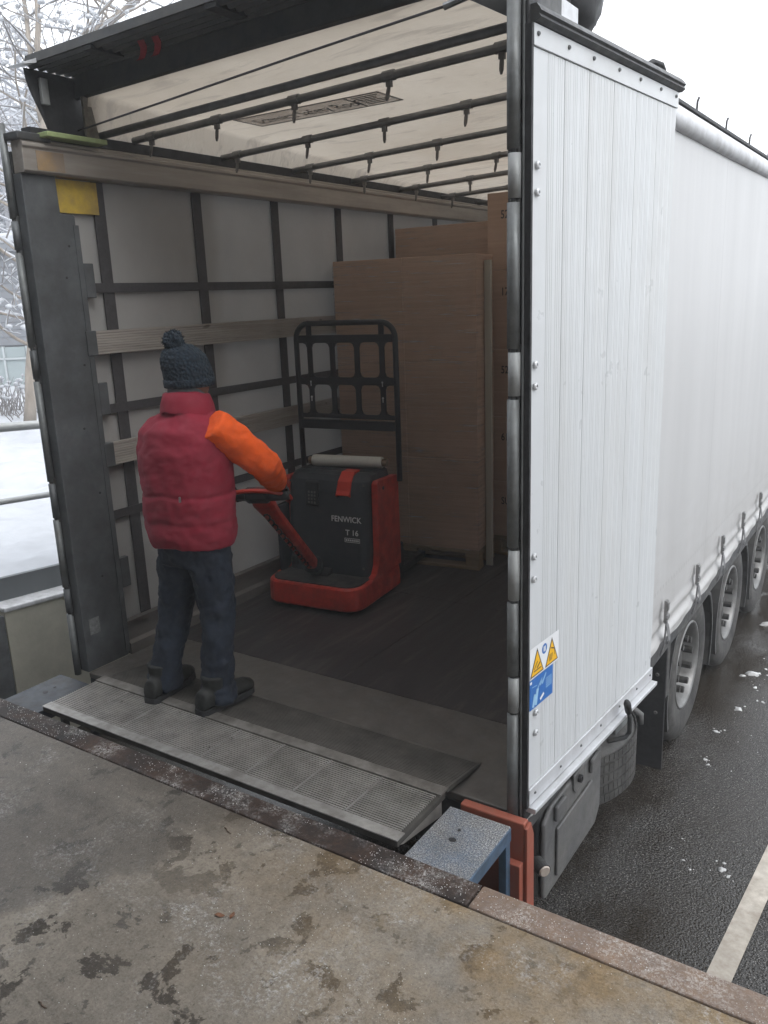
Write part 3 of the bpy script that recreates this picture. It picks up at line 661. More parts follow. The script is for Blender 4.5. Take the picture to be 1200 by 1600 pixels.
st.cur = 2; disc(.116, .638, .020, V0 + .0005); st.cur = 0; quad(.108, .115, .628, .648, V0 + .001); quad(.117, .124, .628, .648, V0 + .001)
st.cur = 2; quad(.004, .187, .432, .551, V0)
st.cur = 4
for a, b, w in [((.03, .438), (.045, .485), .016), ((.05, .44), (.065, .50), .018), ((.065, .50), (.10, .53), .005), ((.10, .505), (.13, .538), .008), ((.02, .52), (.06, .515), .003), ((.10, .52), (.085, .505), .006)]: bar(a, b, w, V0 + .0006)
for k in range(5): bar((.130, .512 - k * .0085), (.178, .5125 - k * .0085), .0035, V0 + .0006)
st.cur = 0; bar((.085, .448), (.115, .462), .012, V0 + .0006); quad(.006, .02, .535, .545, V0 + .0006)
dm(st).build('safety_sticker', ['sticker_white', 'sticker_yellow', 'sticker_blue', 'black_print', 'sticker_lightblue'], door, fix=False)
# lock lever under the door edge
lv = MB(); lv.tube([(.80, -.02, -.075), (.875, .03, -.075), (.885, .045, -.05), (.868, .052, .03), (.835, .055, .085)], .0105, 10)
lo = dm(lv).build('lock_lever', 'steel_dark', TR, smooth=True)
dm(MB().tube([(.840, .055, .075), (.815, .057, .125), (.806, .057, .142)], [.015, .0165, .011], 12)).build('lever_grip', 'rubber', lo, smooth=True)
dm(MB().box(.84, .98, -.05, .0, -.06, .018)).build('lever_bracket', 'galv', TR, bevel=.006)

# --- right outer curtain with its hem folds, buckles and rail
def cur_pt(u, v):
    y = 1.18 + u * (YF - 1.18); z = -.035 + v * (2.62 + .035)
    h = max(0, 1 - max(0, z - .02) / .20)
    x = 1.284 + .008 * noise.noise(Vector((0, y * .6, z * .4))) + .0025 * noise.noise(Vector((3, y * 2.4, z * .6))) * (1 - v * .4)
    hook = (1 + math.cos((y - 1.815) / .70 * 2 * math.pi)) * .5
    x += h * (.012 * math.sin((z + .03 * hook) * 62) + .008 * (1 - hook)) - h * hook ** 6 * .012
    if z < -.005: x += .01
    return (x, y, z + h * .012 * hook)
mb = MB()
NV = 64
def vmap(v): return v ** 2.2
mb.grid(lambda u, v: cur_pt(u, vmap(v)), 420, NV)
cu = mb.build('outer_curtain', 'curtain', TR, smooth=True)
MB().prism([(1.27, 2.59), (1.296, 2.59), (1.312, 2.605), (1.318, 2.64), (1.312, 2.675), (1.30, 2.692), (1.27, 2.70)], 'y', 1.20, YF).build('curtain_rail', 'rail_alu' if False else 'alu_trim', TR, smooth=True)
MB().box(1.27, 1.306, 1.2, YF, 2.701, 2.715).build('rail_seal', 'rubber', TR)
proto = None
for k in range(17):
    y = 1.815 + .70 * k
    b = MB().box(1.302, 1.318, -.017, .017, .125, .245)
    b.box(1.316, 1.326, -.020, .020, .14, .165); b.box(1.316, 1.324, -.014, .014, .19, .235); b.tube([(1.322, -.024, .15), (1.322, .024, .15)], .005, 8)
    if proto is None:
        proto = b.build('curtain_buckle', 'buckle', TR, bevel=.003)
        s1 = MB().loft([[(1.302 + dx, wy + yy_, z) for wy, dx in ((-.021, 0), (.021, 0), (.021, .003), (-.021, .003))] for z, dx0, yy_ in ((.13, 0, 0),)] * 1 + [[(1.312 + o_ + dx, yy_ + wy, z) for wy, dx in ((-.021, 0), (.021, 0), (.021, .003), (-.021, .003))] for z, o_, yy_ in ((.10, .008, .002), (.05, .014, .010), (.01, .016, .022), (-.015, .008, .030), (-.008, -.004, .034), (.02, -.004, .028))]).build('tension_strap', 'strap_grey', proto)
        s2 = MB().tube([(1.318, -.008, .13), (1.316, -.014, .06), (1.312, -.018, -.01), (1.296, -.02, -.075)], .0065, 6).build('strap_tail', 'strap_grey', proto)
        proto.location = (0, y, 0); kids = [s1, s2]
    else:
        c_ = copy_obj(proto, TR); c_.location = (0, y, 0)
        for q in kids: copy_obj(q, c_)
# small clips along the top
for k in range(9):
    y = 1.35 + k * .66
    MB().tube([(1.285, y, 2.71), (1.287, y, 2.765), (1.29, y + .015, 2.785)], .006, 6).build('roof_clip', 'strap_dark', TR)
MB().tube([(1.27, 1.16, 2.70), (1.275, 1.20, 2.775), (1.285, 1.25, 2.80), (1.30, 1.33, 2.80), (1.302, 1.37, 2.785)], [.012, .014, .012, .012, .008], 8).build('roof_hook', 'rubber', TR, smooth=True)

# --- raised rear header, flap, tarp, bows
hp = [(.37, 2.905), (.385, 2.895), (.40, 2.905), (.40, 3.03), (.12, 3.045), (.115, 3.005)]
x = .15
rib = []
yy_ = .13
while yy_ < .345: rib += [(yy_, 3.005), (yy_ + .012, 2.992), (yy_ + .024, 2.992), (yy_ + .036, 3.005)]; yy_ += .048
hp += rib + [(.37, 3.0)]
hd = MB(); hd.prism(hp, 'x', -1.29, 1.28)
for i, (px_, py_, pz_) in enumerate(hd.v): hd.v[i] = (px_, py_, pz_ + .022 * (px_ + 1.25))
hd_o = hd.build('rear_header', 'steel_dark', TR)
MB().prism([(.115, 3.0), (.05, 2.985), (.04, 2.988), (.115, 3.02)], 'x', -1.33, -1.20).build('header_corner', 'alu_trim', hd_o)
for x in (-.85, -.1):
    MB().box(x - .03, x + .03, .12, .30, 2.985 + .022 * (x + 1.25), 3.004 + .022 * (x + 1.25)).build('header_clip', 'rubber', hd_o)
rb = MB()
for s_, dx in ((0, 0), (1, .09)):
    pts = [(-.62 + dx, .22, 3.01), (-.615 + dx, .23, 2.985), (-.625 + dx, .235, 2.965), (-.64 + dx, .235, 2.945), (-.65 + dx, .23, 2.94)]
    rb.loft([[(p[0] - .018, p[1], p[2]), (p[0] + .018, p[1] + .004, p[2]), (p[0] + .018, p[1] + .006, p[2] + .002), (p[0] - .018, p[1] + .002, p[2] + .002)] for p in pts])
rb.build('ribbon', 'red_ribbon', hd_o)
mb = MB()
def flap(u, v):
    y = .10 + u * .36 + (1 - u) * .10 * math.sin(v * 1.6) * v; z = 2.99 - v * .30
    return (-1.285 + .02 * math.sin(u * 5 + v * 3) * v, y, z)
mb.grid(flap, 12, 12); o = mb.build('rubber_flap', 'rubber', TR, smooth=True); so = o.modifiers.new('s', 'SOLIDIFY'); so.thickness = .006
MB().box(-1.27, -1.25, .16, .20, 2.84, 2.955).build('hinge_plate', 'sleeve', TR, bevel=.003)
MB().prism([(.36, 2.90), (.40, 2.90), (.44, 2.70), (.36, 2.70)], 'x', -1.23, -1.215).build('tarp_edge', simple('worn tarp hem', (.16, .14, .11), .8, 0, .4, 30, .3, 60), TR)
def tarp(u, v):
    x = -1.285 + u * 2.555; y = .385 + v * (YF - .385)
    z = 2.782 + .028 * (x + 1.2) + .135 * max(0, 1 - (y - .37) / 2.6) - .02 * min(1, y / 4)
    amp = min(1, max(0, (y - 1.0) / 1.5))
    z += amp * (.010 * math.sin(y * 9.3 + 1.3 * math.sin(x * 2.1)) + .012 * noise.noise(Vector((x * 2.0, y * 4.0, 3)))) + .010 * noise.noise(Vector((x * 1.3, y * 1.7, 8)))
    z = max(z, 2.738 + .034 * (x + 1.2))
    if x > .98: z -= min(1, (x - .98) / .27) * (z - 2.69)
    if x < -1.2: z -= min(1, (-1.2 - x) / .06) * (z - 2.70)
    return (x, y, z)
mb = MB(); mb.grid(tarp, 96, 260)
roof = mb.build('roof_tarp', 'roof_tarp', TR, smooth=True)
def bowz(x, y): return 2.738 - .012 * min(y, 4.5) + .034 * (min(x, 1.1) + 1.2) - max(0, x - 1.1) * .5 + (.008 if abs(y - .668) < .01 else 0)
BOWS = [.45] + [.668 + .652 * k for k in range(19)]
for k, y in enumerate(BOWS):
    r = .0175
    if y > YF - .2: continue
    pts = [(x, y, bowz(x, y)) for x in (-1.23, -.6, 0, .6, 1.1, 1.22)]
    b = MB().tube(pts, r, 12).build('roof_bow', 'bow', TR, smooth=True)
    if k == 0 or k > 9: continue
    for j in range(5):
        x = -1.10 + .49 * j + .03 * math.sin(k * 3 + j)
        z = bowz(x, y)
        MB().tube([(x - .028, y, z), (x + .028, y, z + .002)], .022, 10).build('bow_clip', 'bow', b, smooth=False)
        sw = .006 * math.sin(k * 5 + j * 2)
        h = MB(); h.box(x - .012, x + .012, y - .010, y + .008, z - .042, z - .018)
        h.loft([[(x + sw * t_ - w, y - .006 - .012 * t_, z - .036 - .062 * t_), (x + sw * t_ + w, y - .006 - .012 * t_, z - .036 - .062 * t_), (x + sw * t_ + w, y + .001 - .012 * t_, z - .036 - .062 * t_), (x + sw * t_ - w, y + .001 - .012 * t_, z - .036 - .062 * t_)] for t_, w in ((0, .006), (.3, .0085), (.75, .008), (1, .003))])
        h.build('bow_hook', simple('hook grey', (.15, .145, .14), .6) if 'hookg' not in M else M['hookg'], b)
        M.setdefault('hookg', bpy.data.materials.get('hook grey'))
# roof label
LZ = 2.862
lb = MB(); lx0, lx1, ly0, ly1 = -.945, .0, 1.125, 1.365
lb.box(lx0, lx1, ly0, ly1, LZ, LZ + .002)
t = NT('label tan'); t.set((.42, .33, .28), .7); t.b.inputs['Alpha'].default_value = .38
label_o = lb.build('roof_label', t.m, TR)
tx = MB(); T4 = frame((lx0 + .05, ly1 - .060, LZ - .0012), (1, 0, 0), (0, -1, 0))
text_into(tx, 'Schmitz Safety Roof', .150, T4, .0004, 'LEFT', .585, .0)
tx.box(lx0, lx1, ly0, ly0 + .010, LZ - .002, LZ - .0005); tx.box(lx0, lx1, ly1 - .010, ly1, LZ - .002, LZ - .0005)
tx.box(lx0, lx0 + .008, ly0 + .010, ly1 - .010, LZ - .002, LZ - .0005); tx.box(lx1 - .008, lx1, ly0 + .010, ly1 - .010, LZ - .002, LZ - .0005)
tx.box(-.215, -.205, ly0 + .010, ly1 - .010, LZ - .002, LZ - .0005)
for q in range(6): tx.box(-.185, -.03 - .02 * (q % 3), ly0 + .035 + q * .03, ly0 + .045 + q * .03, LZ - .002, LZ - .0005)
tx.build('label_print', 'black_print', label_o)
# cable and right corner plate
MB().tube([(-1.20, .30, 2.735), (-.5, .22, 2.752), (.3, .15, 2.782), (.95, .12, 2.812), (1.05, .12, 2.83)], .0045, 6).build('roof_cable', 'strap_dark', TR)
MB().tube([(.93, .125, 2.812), (1.20, .12, 2.850)], .012, 8).build('cable_turnbuckle', 'bow', TR)
MB().prism([(.98, 2.84), (1.26, 2.93), (1.26, 2.72), (1.16, 2.74)], 'y', .17, .185).build('corner_plate', 'steel_dark', TR)
# folded black tarp on top right, with pale latch plate
mb = MB(); mb.blob((1.20, .55, 2.88), (.10, .17, .13), 14, .5, 4); mb.blob((1.17, .36, 2.86), (.09, .13, .09), 12, .5, 9)
o = mb.build('folded_flap', simple('black folded tarp', (.02, .02, .022), .6, 0, .3, 10, .4, 20), TR, smooth=True)
MB().box(1.20, 1.285, .16, .40, 2.73, 2.80).build('latch_plate', 'alu_trim', TR, bevel=.004)
MB().box(1.245, 1.262, .60, .68, 2.865, 2.895).build('flap_label', 'sticker_white', o)

# --- wheels
WZ = ZG + .52; WY = 2.805
tyre_prof = []
TXO, TXI = 1.225, .84
for h, r in [(TXI + .03, .285), (TXI, .33), (TXI - .005, .42), (TXI + .02, .50), (TXI + .05, .517)]: tyre_prof.append((h, r))
for g in (.10, .165, .23, .295):
    tyre_prof += [(TXI + g - .012, .52), (TXI + g - .010, .507), (TXI + g + .004, .507), (TXI + g + .006, .52)]
for h, r in [(TXO - .05, .517), (TXO - .02, .50), (TXO + .003, .44), (TXO + .004, .40), (TXO - .004, .33), (TXO - .014, .295), (TXO - .03, .285)]: tyre_prof.append((h, r))
rim_prof = [(TXO - .016, .300), (TXO - .006, .298), (TXO - .006, .287), (TXO - .02, .277), (TXO - .045, .270), (TXO - .075, .262), (TXO - .10, .255), (TXO - .118, .243)]
disc_prof = [(TXO - .1185, .2435), (TXO - .125, .225), (TXO - .118, .20), (TXO - .108, .185), (TXO - .106, .145), (TXO - .085, .138), (TXO - .07, .12), (TXO - .068, .05), (TXO - .068, .002)]
wprt = None
for k in range(3):
    if wprt is None:
        ty = MB().lathe(tyre_prof, 'x', (0, 0, 0), 64, closed=True).build('wheel', 'tyre', TR, smooth=True)
        ty.name = 'wheel'
        ri = MB().lathe(rim_prof, 'x', (0, 0, 0), 48, caps=False).build('rim', 'rim', ty, smooth=True)
        nuts = [MB().lathe(disc_prof, 'x', (0, 0, 0), 48, caps=False).build('wheel_disc', 'disc', ty, smooth=True)]
        for j in range(10):
            a = 2 * math.pi * (j + .3) / 10; cy_, cz_ = .178 * math.cos(a), .178 * math.sin(a)
            nuts.append(MB().tube([(TXO - .115, cy_, cz_), (TXO - .085, cy_, cz_), (TXO - .083, cy_, cz_), (TXO - .018, cy_, cz_)], [.030, .030, .025, .023], 10).build('wheel_nut', 'nut', ty))
        sl = []
        wprt = ty; ty.location = (0, WY, WZ)
    else:
        c_ = copy_obj(wprt, TR); c_.location = (0, WY + 1.31 * k, WZ)
        for q in [ri] + nuts: copy_obj(q, c_)
    # left wheel (dark underside)
    l_ = copy_obj(wprt, TR); l_.location = (0, WY + 1.31 * k, WZ); l_.rotation_euler = (0, 0, math.pi)
    # mudguard arc
    mb = MB(); N = 22
    rings = []
    for i in range(N + 1):
        a = R(-22 + 224 * i / N); rr = .585
        cy_, cz_ = WY + 1.31 * k - rr * math.cos(a), WZ + rr * math.sin(a)
        if cz_ > -.165: cz_ = -.165
        dy, dz_ = -math.cos(a) * .012, math.sin(a) * .012
        rings.append([(.82, cy_, cz_), (1.235, cy_, cz_), (1.245, cy_ - dy, cz_ - dz_ * 2), (1.245, cy_ + dy, cz_ + min(dz_, .001)), (.82, cy_ + dy, cz_ + min(dz_, .001))])
    mb.loft(rings); mb.build('mudguard', 'black_plastic', TR, smooth=False)
    MB().tube([(1.0, WY + 1.31 * k, WZ), (-1.0, WY + 1.31 * k, WZ)], .07, 12).build('axle', 'steel_dark', TR)
MB().box(.72, 1.25, 2.125, 2.14, ZG + .10, -.165).build('mud_flap', 'rubber', TR, bevel=.004)
MB().box(1.16, 1.25, 2.142, 2.20, -.5, -.165).build('flap_bracket', 'black_plastic', TR)
MB().tube([(.98, 1.95, -.52), (1.1, 1.97, -.52), (1.15, 1.98, -.56), (1.155, 1.98, -.62)], [.02, .022, .022, .016], 8).build('flap_hook', 'grey_plastic', TR, smooth=True)
for (yy_, zz_) in ((2.12, -.35), (2.12, -.6)): MB().lathe([(0, .012), (-.006, .010)], 'y', (1.2, yy_ + .004, zz_), 10).build('flap_bolt', 'grey_plastic', TR)
# --- tool box under the body
BX0, BX1, BY0, BY1, BZ0, BZ1 = .70, 1.235, .25, .955, -.60, -.175
tb = MB().prism([(BY0, BZ0 + .02), (BY0 + .03, BZ0), (BY1 - .07, BZ0), (BY1, BZ0 + .07), (BY1, BZ1), (BY0, BZ1)], 'x', BX0, BX1).build('tool_box', 'black_plastic', TR, bevel=.015)
lid = MB().prism([(BY0 + .005, BZ0 + .02), (BY0 + .03, BZ0 + .005), (BY1 - .07, BZ0 + .005), (BY1 - .004, BZ0 + .07), (BY1 - .004, BZ1 - .03), (BY1 - .08, BZ1 - .005), (BY0 + .08, BZ1 - .005), (BY0 + .005, BZ1 - .05)], 'x', BX1 + .002, BX1 + .026).build('tool_box_lid', 'grey_plastic', TR, bevel=.012, seg=3)
def fr(y0, y1, z0, z1, w, x0, x1):
    m_ = MB(); m_.box(x0, x1, y0, y1, z0, z0 + w); m_.box(x0, x1, y0, y1, z1 - w, z1); m_.box(x0, x1, y0, y0 + w, z0 + w, z1 - w); m_.box(x0, x1, y1 - w, y1, z0 + w, z1 - w); return m_
MB().box(BX1 + .0265, BX1 + .040, BY0 + .12, BY1 - .16, BZ0 + .06, BZ1 - .13).build('lid_panel', 'grey_plastic', lid, bevel=.010, seg=3)
for yy_ in (.40, .82):
    MB().box(BX1 + .0265, BX1 + .046, yy_ - .055, yy_ + .055, BZ1 - .085, BZ1 - .012).build('lid_latch', 'grey_plastic', lid, bevel=.010)
MB().prism([(.56, -.16), (.56, -.225), (.585, -.255), (.655, -.255), (.68, -.225), (.68, -.16)], 'x', BX1 + .027, BX1 + .036).build('lock_plate', 'buckle', lid, bevel=.002)
MB().lathe([(0, .018), (.014, .018), (.014, .010), (.002, .008)], 'x', (BX1 + .036, .62, -.20), 12).build('lock', 'rubber', lid)
# marker lamp on a rubber arm
arm = MB().tube([(1.20, .06, -.22), (1.25, .08, -.255), (1.29, .085, -.27), (1.315, .082, -.275)], [.016, .017, .017, .018], 10).build('marker_arm', 'rubber', TR, smooth=True)
LD = Vector((.80, -.55, -.05)).normalized(); b0 = Vector((1.31, .083, -.275))
MB().tube([b0 - LD * .02, b0 + LD * .015, b0 + LD * .016, b0 + LD * .04], [.026, .028, .030, .028], 18).build('marker_lamp', 'black_plastic', TR)
MB().tube([b0 + LD * .0405, b0 + LD * .046], [.024, .020], 18).build('marker_lens', 'lens', TR)
# crumpled tarp corner below the door hinge
def scrap(u, v):
    y = .02 + u * .30; z = .035 - v * (.17 - .13 * u) + .02 * noise.noise(Vector((u * 6, v * 5, 2)))
    return (1.268 + .045 * noise.noise(Vector((u * 5, v * 4, 7))) + .03 * math.sin(v * 5 + u * 3), y, z)
mb = MB(); mb.grid(scrap, 16, 12); o = mb.build('tarp_corner', 'white_tarp', TR, smooth=True); so = o.modifiers.new('s', 'SOLIDIFY'); so.thickness = .002
for pts in ([(1.25, .05, -.05), (1.27, .06, -.12), (1.25, .09, -.18), (1.24, .10, -.26)], [(1.24, .02, -.04), (1.285, .03, -.09), (1.26, .06, -.11), (1.25, .12, -.10)]):
    MB().tube(pts, .008, 6).build('cable_loop', 'rubber', TR, smooth=True)
# spare tyre carried flat under the floor
sp = thing('spare_tyre', 'grey treaded spare tyre hung flat under the trailer behind the tool box', 'tyre', (.70, 1.58, -.815))
pr = [(.02, .30), (0, .34), (.0, .46), (.02, .505), (.045, .52)]
for g in (.095, .155, .215, .275): pr += [(g - .010, .523), (g - .008, .508), (g + .004, .508), (g + .006, .523)]
pr += [(.30, .52), (.325, .505), (.345, .46), (.345, .34), (.325, .30)]
MB().lathe(pr, 'z', (0, 0, 0), 72, closed=True).build('tread', 'tyre', sp, smooth=True)
mb = MB()
for j in range(90):
    a = 2 * math.pi * j / 90
    for z0, z1 in ((.05, .085), (.103, .143), (.165, .203), (.223, .263), (.285, .315)):
        a2 = a + (.02 if int(z0 * 100) % 2 else 0)
        Mx = Matrix.Rotation(a2, 4, 'Z')
        mb.box(.519, .5265, -.0160, .0160, z0 - .004, z1 + .004, Mx)
mb.build('tread_block', 'tyre', sp)['kind'] = 'stuff'
MB().lathe([(.03, .29), (.12, .26), (.16, .2), (.17, .05), (.17, .01)], 'z', (0, 0, 0), 32, caps=False).build('rim', 'rim', sp, smooth=True)

# ------------------------------------------------------------------ cartons, pallets
def pallet(label, x, y, rz, w, d):
    p = thing('wooden_pallet', label, 'pallet', (x, y, .0), rz, 'pallets under the cartons')
    for k in range(7): MB().box(-w / 2 + 0, w / 2, -d / 2 + k * (d - .095) / 6, -d / 2 + k * (d - .095) / 6 + .095, .122, .143).build('deck_board', 'pallet_wood', p)
    for x_ in (-w / 2, -.05, w / 2 - .1):
        for y_ in (-d / 2, d / 2 - .1): MB().box(x_, x_ + .1, y_, y_ + .1, .022, .1).build('block', 'pallet_wood', p, bevel=.004)
        MB().box(x_, x_ + .1, -d / 2, d / 2, .1, .121).build('stringer', 'pallet_wood', p)
    for y_ in (-d / 2, d / 2 - .1): MB().box(-w / 2, w / 2, y_, y_ + .1, .0, .021).build('bottom_board', 'pallet_wood', p)
    return p
def carton(label, w, d, h, loc, rz, group, mark=None):
    c_ = thing('carton', label, 'carton', loc, rz, group)
    MB().box(-w / 2, w / 2, -d / 2, d / 2, 0, h).build('box_body', 'carton', c_, bevel=.003)
    MB().box(-w / 2 + .004, w / 2 - .004, -.025, .025, h + .0002, h + .0006).build('tape', simple('tape', (.34, .24, .16), .35) if not bpy.data.materials.get('tape') else bpy.data.materials['tape'], c_)
    if mark:
        m_ = MB(); (mu, mz, txt) = mark
        text_into(m_, txt, .075, frame((mu, -d / 2 - .0005, mz), (1, 0, 0), (0, 0, 1)), .0003, 'LEFT', .8)
        m_.build('pen_mark', 'black_print', c_)
    return c_
rz = math.atan2(.14, 1.05)
ex = Vector((math.cos(rz), math.sin(rz), 0)); ey = Vector((-math.sin(rz), math.cos(rz), 0))
A0 = Vector((-1.2, 2.31, 0)); W = 1.056; D_ = .34
c0 = A0 + ex * W / 2 + ey * D_ / 2
pallet('wooden pallet under the front shrink wrapped carton stack', c0.x, c0.y, rz, W, D_)
zs = [.146, .795, 1.462, 2.152]; nm = ['bottom', 'middle', 'top']
for k in range(3):
    for j in range(2):
        w = W / 2 - .001
        cc = A0 + ex * (W / 2 * j + W / 4) + ey * D_ / 2
        carton('brown carton in the %s layer of the front wrapped stack, %s half' % (nm[k], ['left', 'right'][j]), w, D_, zs[k + 1] - zs[k] - .003, (cc.x, cc.y, zs[k]), rz, 'cartons of the front stack')
# stretch film round the front stack
fm = thing('stretch_film', 'clear stretch film wrapped round the front carton stack', 'film', (c0.x, c0.y, .14), rz)
hw, hd_ = W / 2 + .004, D_ / 2 + .004
mb = MB()
def filmp(u, v):
    per = [(-hw, hd_), (-hw, -hd_), (hw, -hd_), (hw, hd_)]
    s_ = u * 3; i = min(2, int(s_)); f_ = s_ - i
    x_ = per[i][0] + (per[i + 1][0] - per[i][0]) * f_; y_ = per[i][1] + (per[i + 1][1] - per[i][1]) * f_
    return (x_, y_ - .003 * abs(noise.noise(Vector((x_ * 4, v * 9, 1)))) * (1 if i == 1 else 0), -.03 + v * 2.03)
mb.grid(filmp, 36, 40); mb.build('film_sheet', 'film', fm, smooth=True)
mb = MB()
def band(u, v): 
    return (-.05 + u * (hw + .05), -hd_ - .006 - .004 * math.sin(u * 9), .72 - .30 * u + v * (.05 + .12 * u))
mb.grid(band, 20, 4); mb.build('film_band', 'film', fm, smooth=True)
# plank
tag(MB().box(-.165, -.118, 2.585, 2.607, .002, 2.11).build('board', 'plank_pale', bevel=.002), 'pale upright board leaning beside the front carton stack', 'board')
# right stack
pallet('wooden pallet under the tall carton stack behind the right post', .32, 3.17, 0, 1.2, .6)
zr = [.146, .56, 1.035, 1.515, 2.05, 2.555]; marks = ['SU', '61', '521', '171', '521']
wn = ['lowest', 'second lowest', 'middle', 'second highest', 'topmost']
for k in range(5):
    for j in range(2):
        carton('brown carton, %s in the tall %s' % (wn[k], ['pen marked column beside the pale board', 'column hidden behind the right post'][j]), .598, .6, zr[k + 1] - zr[k] - .003, (.02 + .60 * j, 3.17, zr[k]), 0, 'cartons of the tall right stack', (-.20, zr[k + 1] - zr[k] - .17, marks[k]) if j == 0 else None)
# back stack
pallet('wooden pallet under the rear left carton stack', -.76, 3.45, 0, .90, .6)
zb = [.146, .9, 1.65, 2.405]
for k in range(3):
    carton('wide brown carton, %s of the stack behind the front one' % nm[k], .90, .6, zb[k + 1] - zb[k] - .003, (-.76, 3.45, zb[k]), 0, 'cartons of the rear left stack')
fm2 = thing('stretch_film', 'clear stretch film over the rear left carton stack', 'film', (-.76, 3.45, .14))
mb = MB(); mb.grid(lambda u, v: (-.454 + u * .908, -.304 - .004 * abs(noise.noise(Vector((u * 5, v * 9, 5)))), v * 2.27), 20, 40); mb.build('film_sheet', 'film', fm2, smooth=True)

# ------------------------------------------------------------------ pallet truck
PT = thing('pallet_truck', 'red and charcoal electric pallet truck with black load backrest', 'pallet truck', (-.733, 1.255, 0), R(6.2))
def rrect(x0, x1, y0, y1, r, n=6, bow=.0):
    pts = []
    for cx_, cy_, a0, rr in ((x1 - r, y0 + r, -90, r), (x1 - .03, y1 - .03, 0, .03), (x0 + .03, y1 - .03, 90, .03), (x0 + r, y0 + r, 180, r)):
        for k in range(n + 1):
            a = R(a0 + 90 * k / n); pts.append((cx_ + rr * math.cos(a), cy_ + rr * math.sin(a)))
    return pts
rings = []
for z, g in ((.025, -.012), (.04, 0), (.12, 0), (.165, -.004), (.175, -.012)):
    rings.append([(x, y, z) for x, y in rrect(-.345 - g, .345 + g, .0 - g, .62 + g, .11)])
MB().loft(rings).build('skirt', 'red_paint', PT, smooth=False)
MB().loft([[(x, y, z) for x, y in rrect(-.315, .315, .03, .40, .09)] for z in (.1755, .183)]).build('foot_mat', 'mat', PT)
# red side shells: sweep from the skirt up to full height
pf = [(.16, .176), (.22, .178), (.27, .20), (.302, .25), (.315, .35), (.318, .60), (.325, .772), (.345, .79), (.60, .782), (.615, .76), (.62, .176)]
for sx_, nm_ in ((1, 'side_shell'), (-1, 'side_shell')):
    m_ = MB()
    a, b = (.303, .345) if sx_ > 0 else (-.345, -.303)
    m_.prism(pf, 'x', a, b); m_.build(nm_, 'red_paint', PT, bevel=.010, seg=3)
# charcoal hood with sloping rounded front
hood = []
for z, y0, hw_, r in ((.184, .235, .300, .05), (.30, .235, .300, .06), (.55, .25, .300, .07), (.72, .265, .298, .07), (.785, .285, .294, .07), (.82, .315, .285, .07), (.832, .36, .26, .06)):
    hood.append([(x, y, z) for x, y in rrect(-hw_, hw_, y0, .60, r)])
hd_m = MB().loft(hood).build('battery_hood', 'truck_dark', PT, smooth=False, bevel=.006)
MB().loft([[(x, y, z) for x, y in rrect(-.335, -.303, .18, .30, .015)] for z in (.18, .62)]).build('hood_guard', 'truck_dark', PT, bevel=.008)
# red latch tab over the hood's top edge
MB().prism([(.243, .705), (.255, .700), (.272, .79), (.33, .842), (.40, .845), (.40, .835), (.33, .830)], 'x', .09, .185).build('red_latch', 'red_bright', PT, bevel=.006)
# key pad
kp = MB().prism([(.242, .62), (.228, .625), (.243, .775), (.262, .79)], 'x', -.135, -.035).build('key_pad', 'black_frame', PT, bevel=.010)
for r_ in range(4):
    for c_ in range(3):
        zz_ = .642 + r_ * .022; xx_ = -.112 + c_ * .022
        yv = .228 + (zz_ - .625) * .1 - .002
        MB().box(xx_, xx_ + .013, yv, yv + .006, zz_, zz_ + .013).build('key', 'grey_plastic', kp, bevel=.002)
# markings on the hood front
tm = MB()
def hoodf(x, z): return (x, .2475 if z > .5 else .2465, z)
text_into(tm, 'FENWICK', .052, frame((.155, .2425, .535), (1, 0, 0), (0, .04, 1)), .0006, 'CENTER', .95)
tm.build('name_lettering', 'white_print', PT); tm = MB()
text_into(tm, 'T 16', .050, frame((.195, .2385, .452), (1, 0, 0), (0, .06, 1)), .0006, 'CENTER', 1.0)
for (x0, x1, z0, z1) in ((.14, .25, .405, .408), (.14, .25, .430, .433), (.14, .143, .408, .430), (.247, .25, .408, .430)): tm.box(x0, x1, .2385, .2393, z0, z1)
for q in range(7): tm.box(.148 + q * .014, .157 + q * .014, .2385, .2393, .413, .425)
tm.build('model_lettering', 'white_print', PT)
MB().lathe([(0, .012), (-.003, .012)], 'x', (.347, .40, .735), 10).build('panel_bolt', 'rubber', PT)
for xx_, zz_ in ((-.27, .77), (.27, .77), (-.27, .24), (.27, .24)):
    MB().lathe([(0, .008), (-.004, .007)], 'y', (xx_, .236 + (zz_ - .24) * .085, zz_), 10).build('hood_screw', 'grey_plastic', PT)
MB().box(-.302, .302, .40, .404, .8325, .8345).build('hood_seam', 'rubber', PT)
for q in range(6): MB().box(-.26 + q * .03, -.242 + q * .03, .2330, .2360, .215, .275).build('vent_slot', 'rubber', PT)
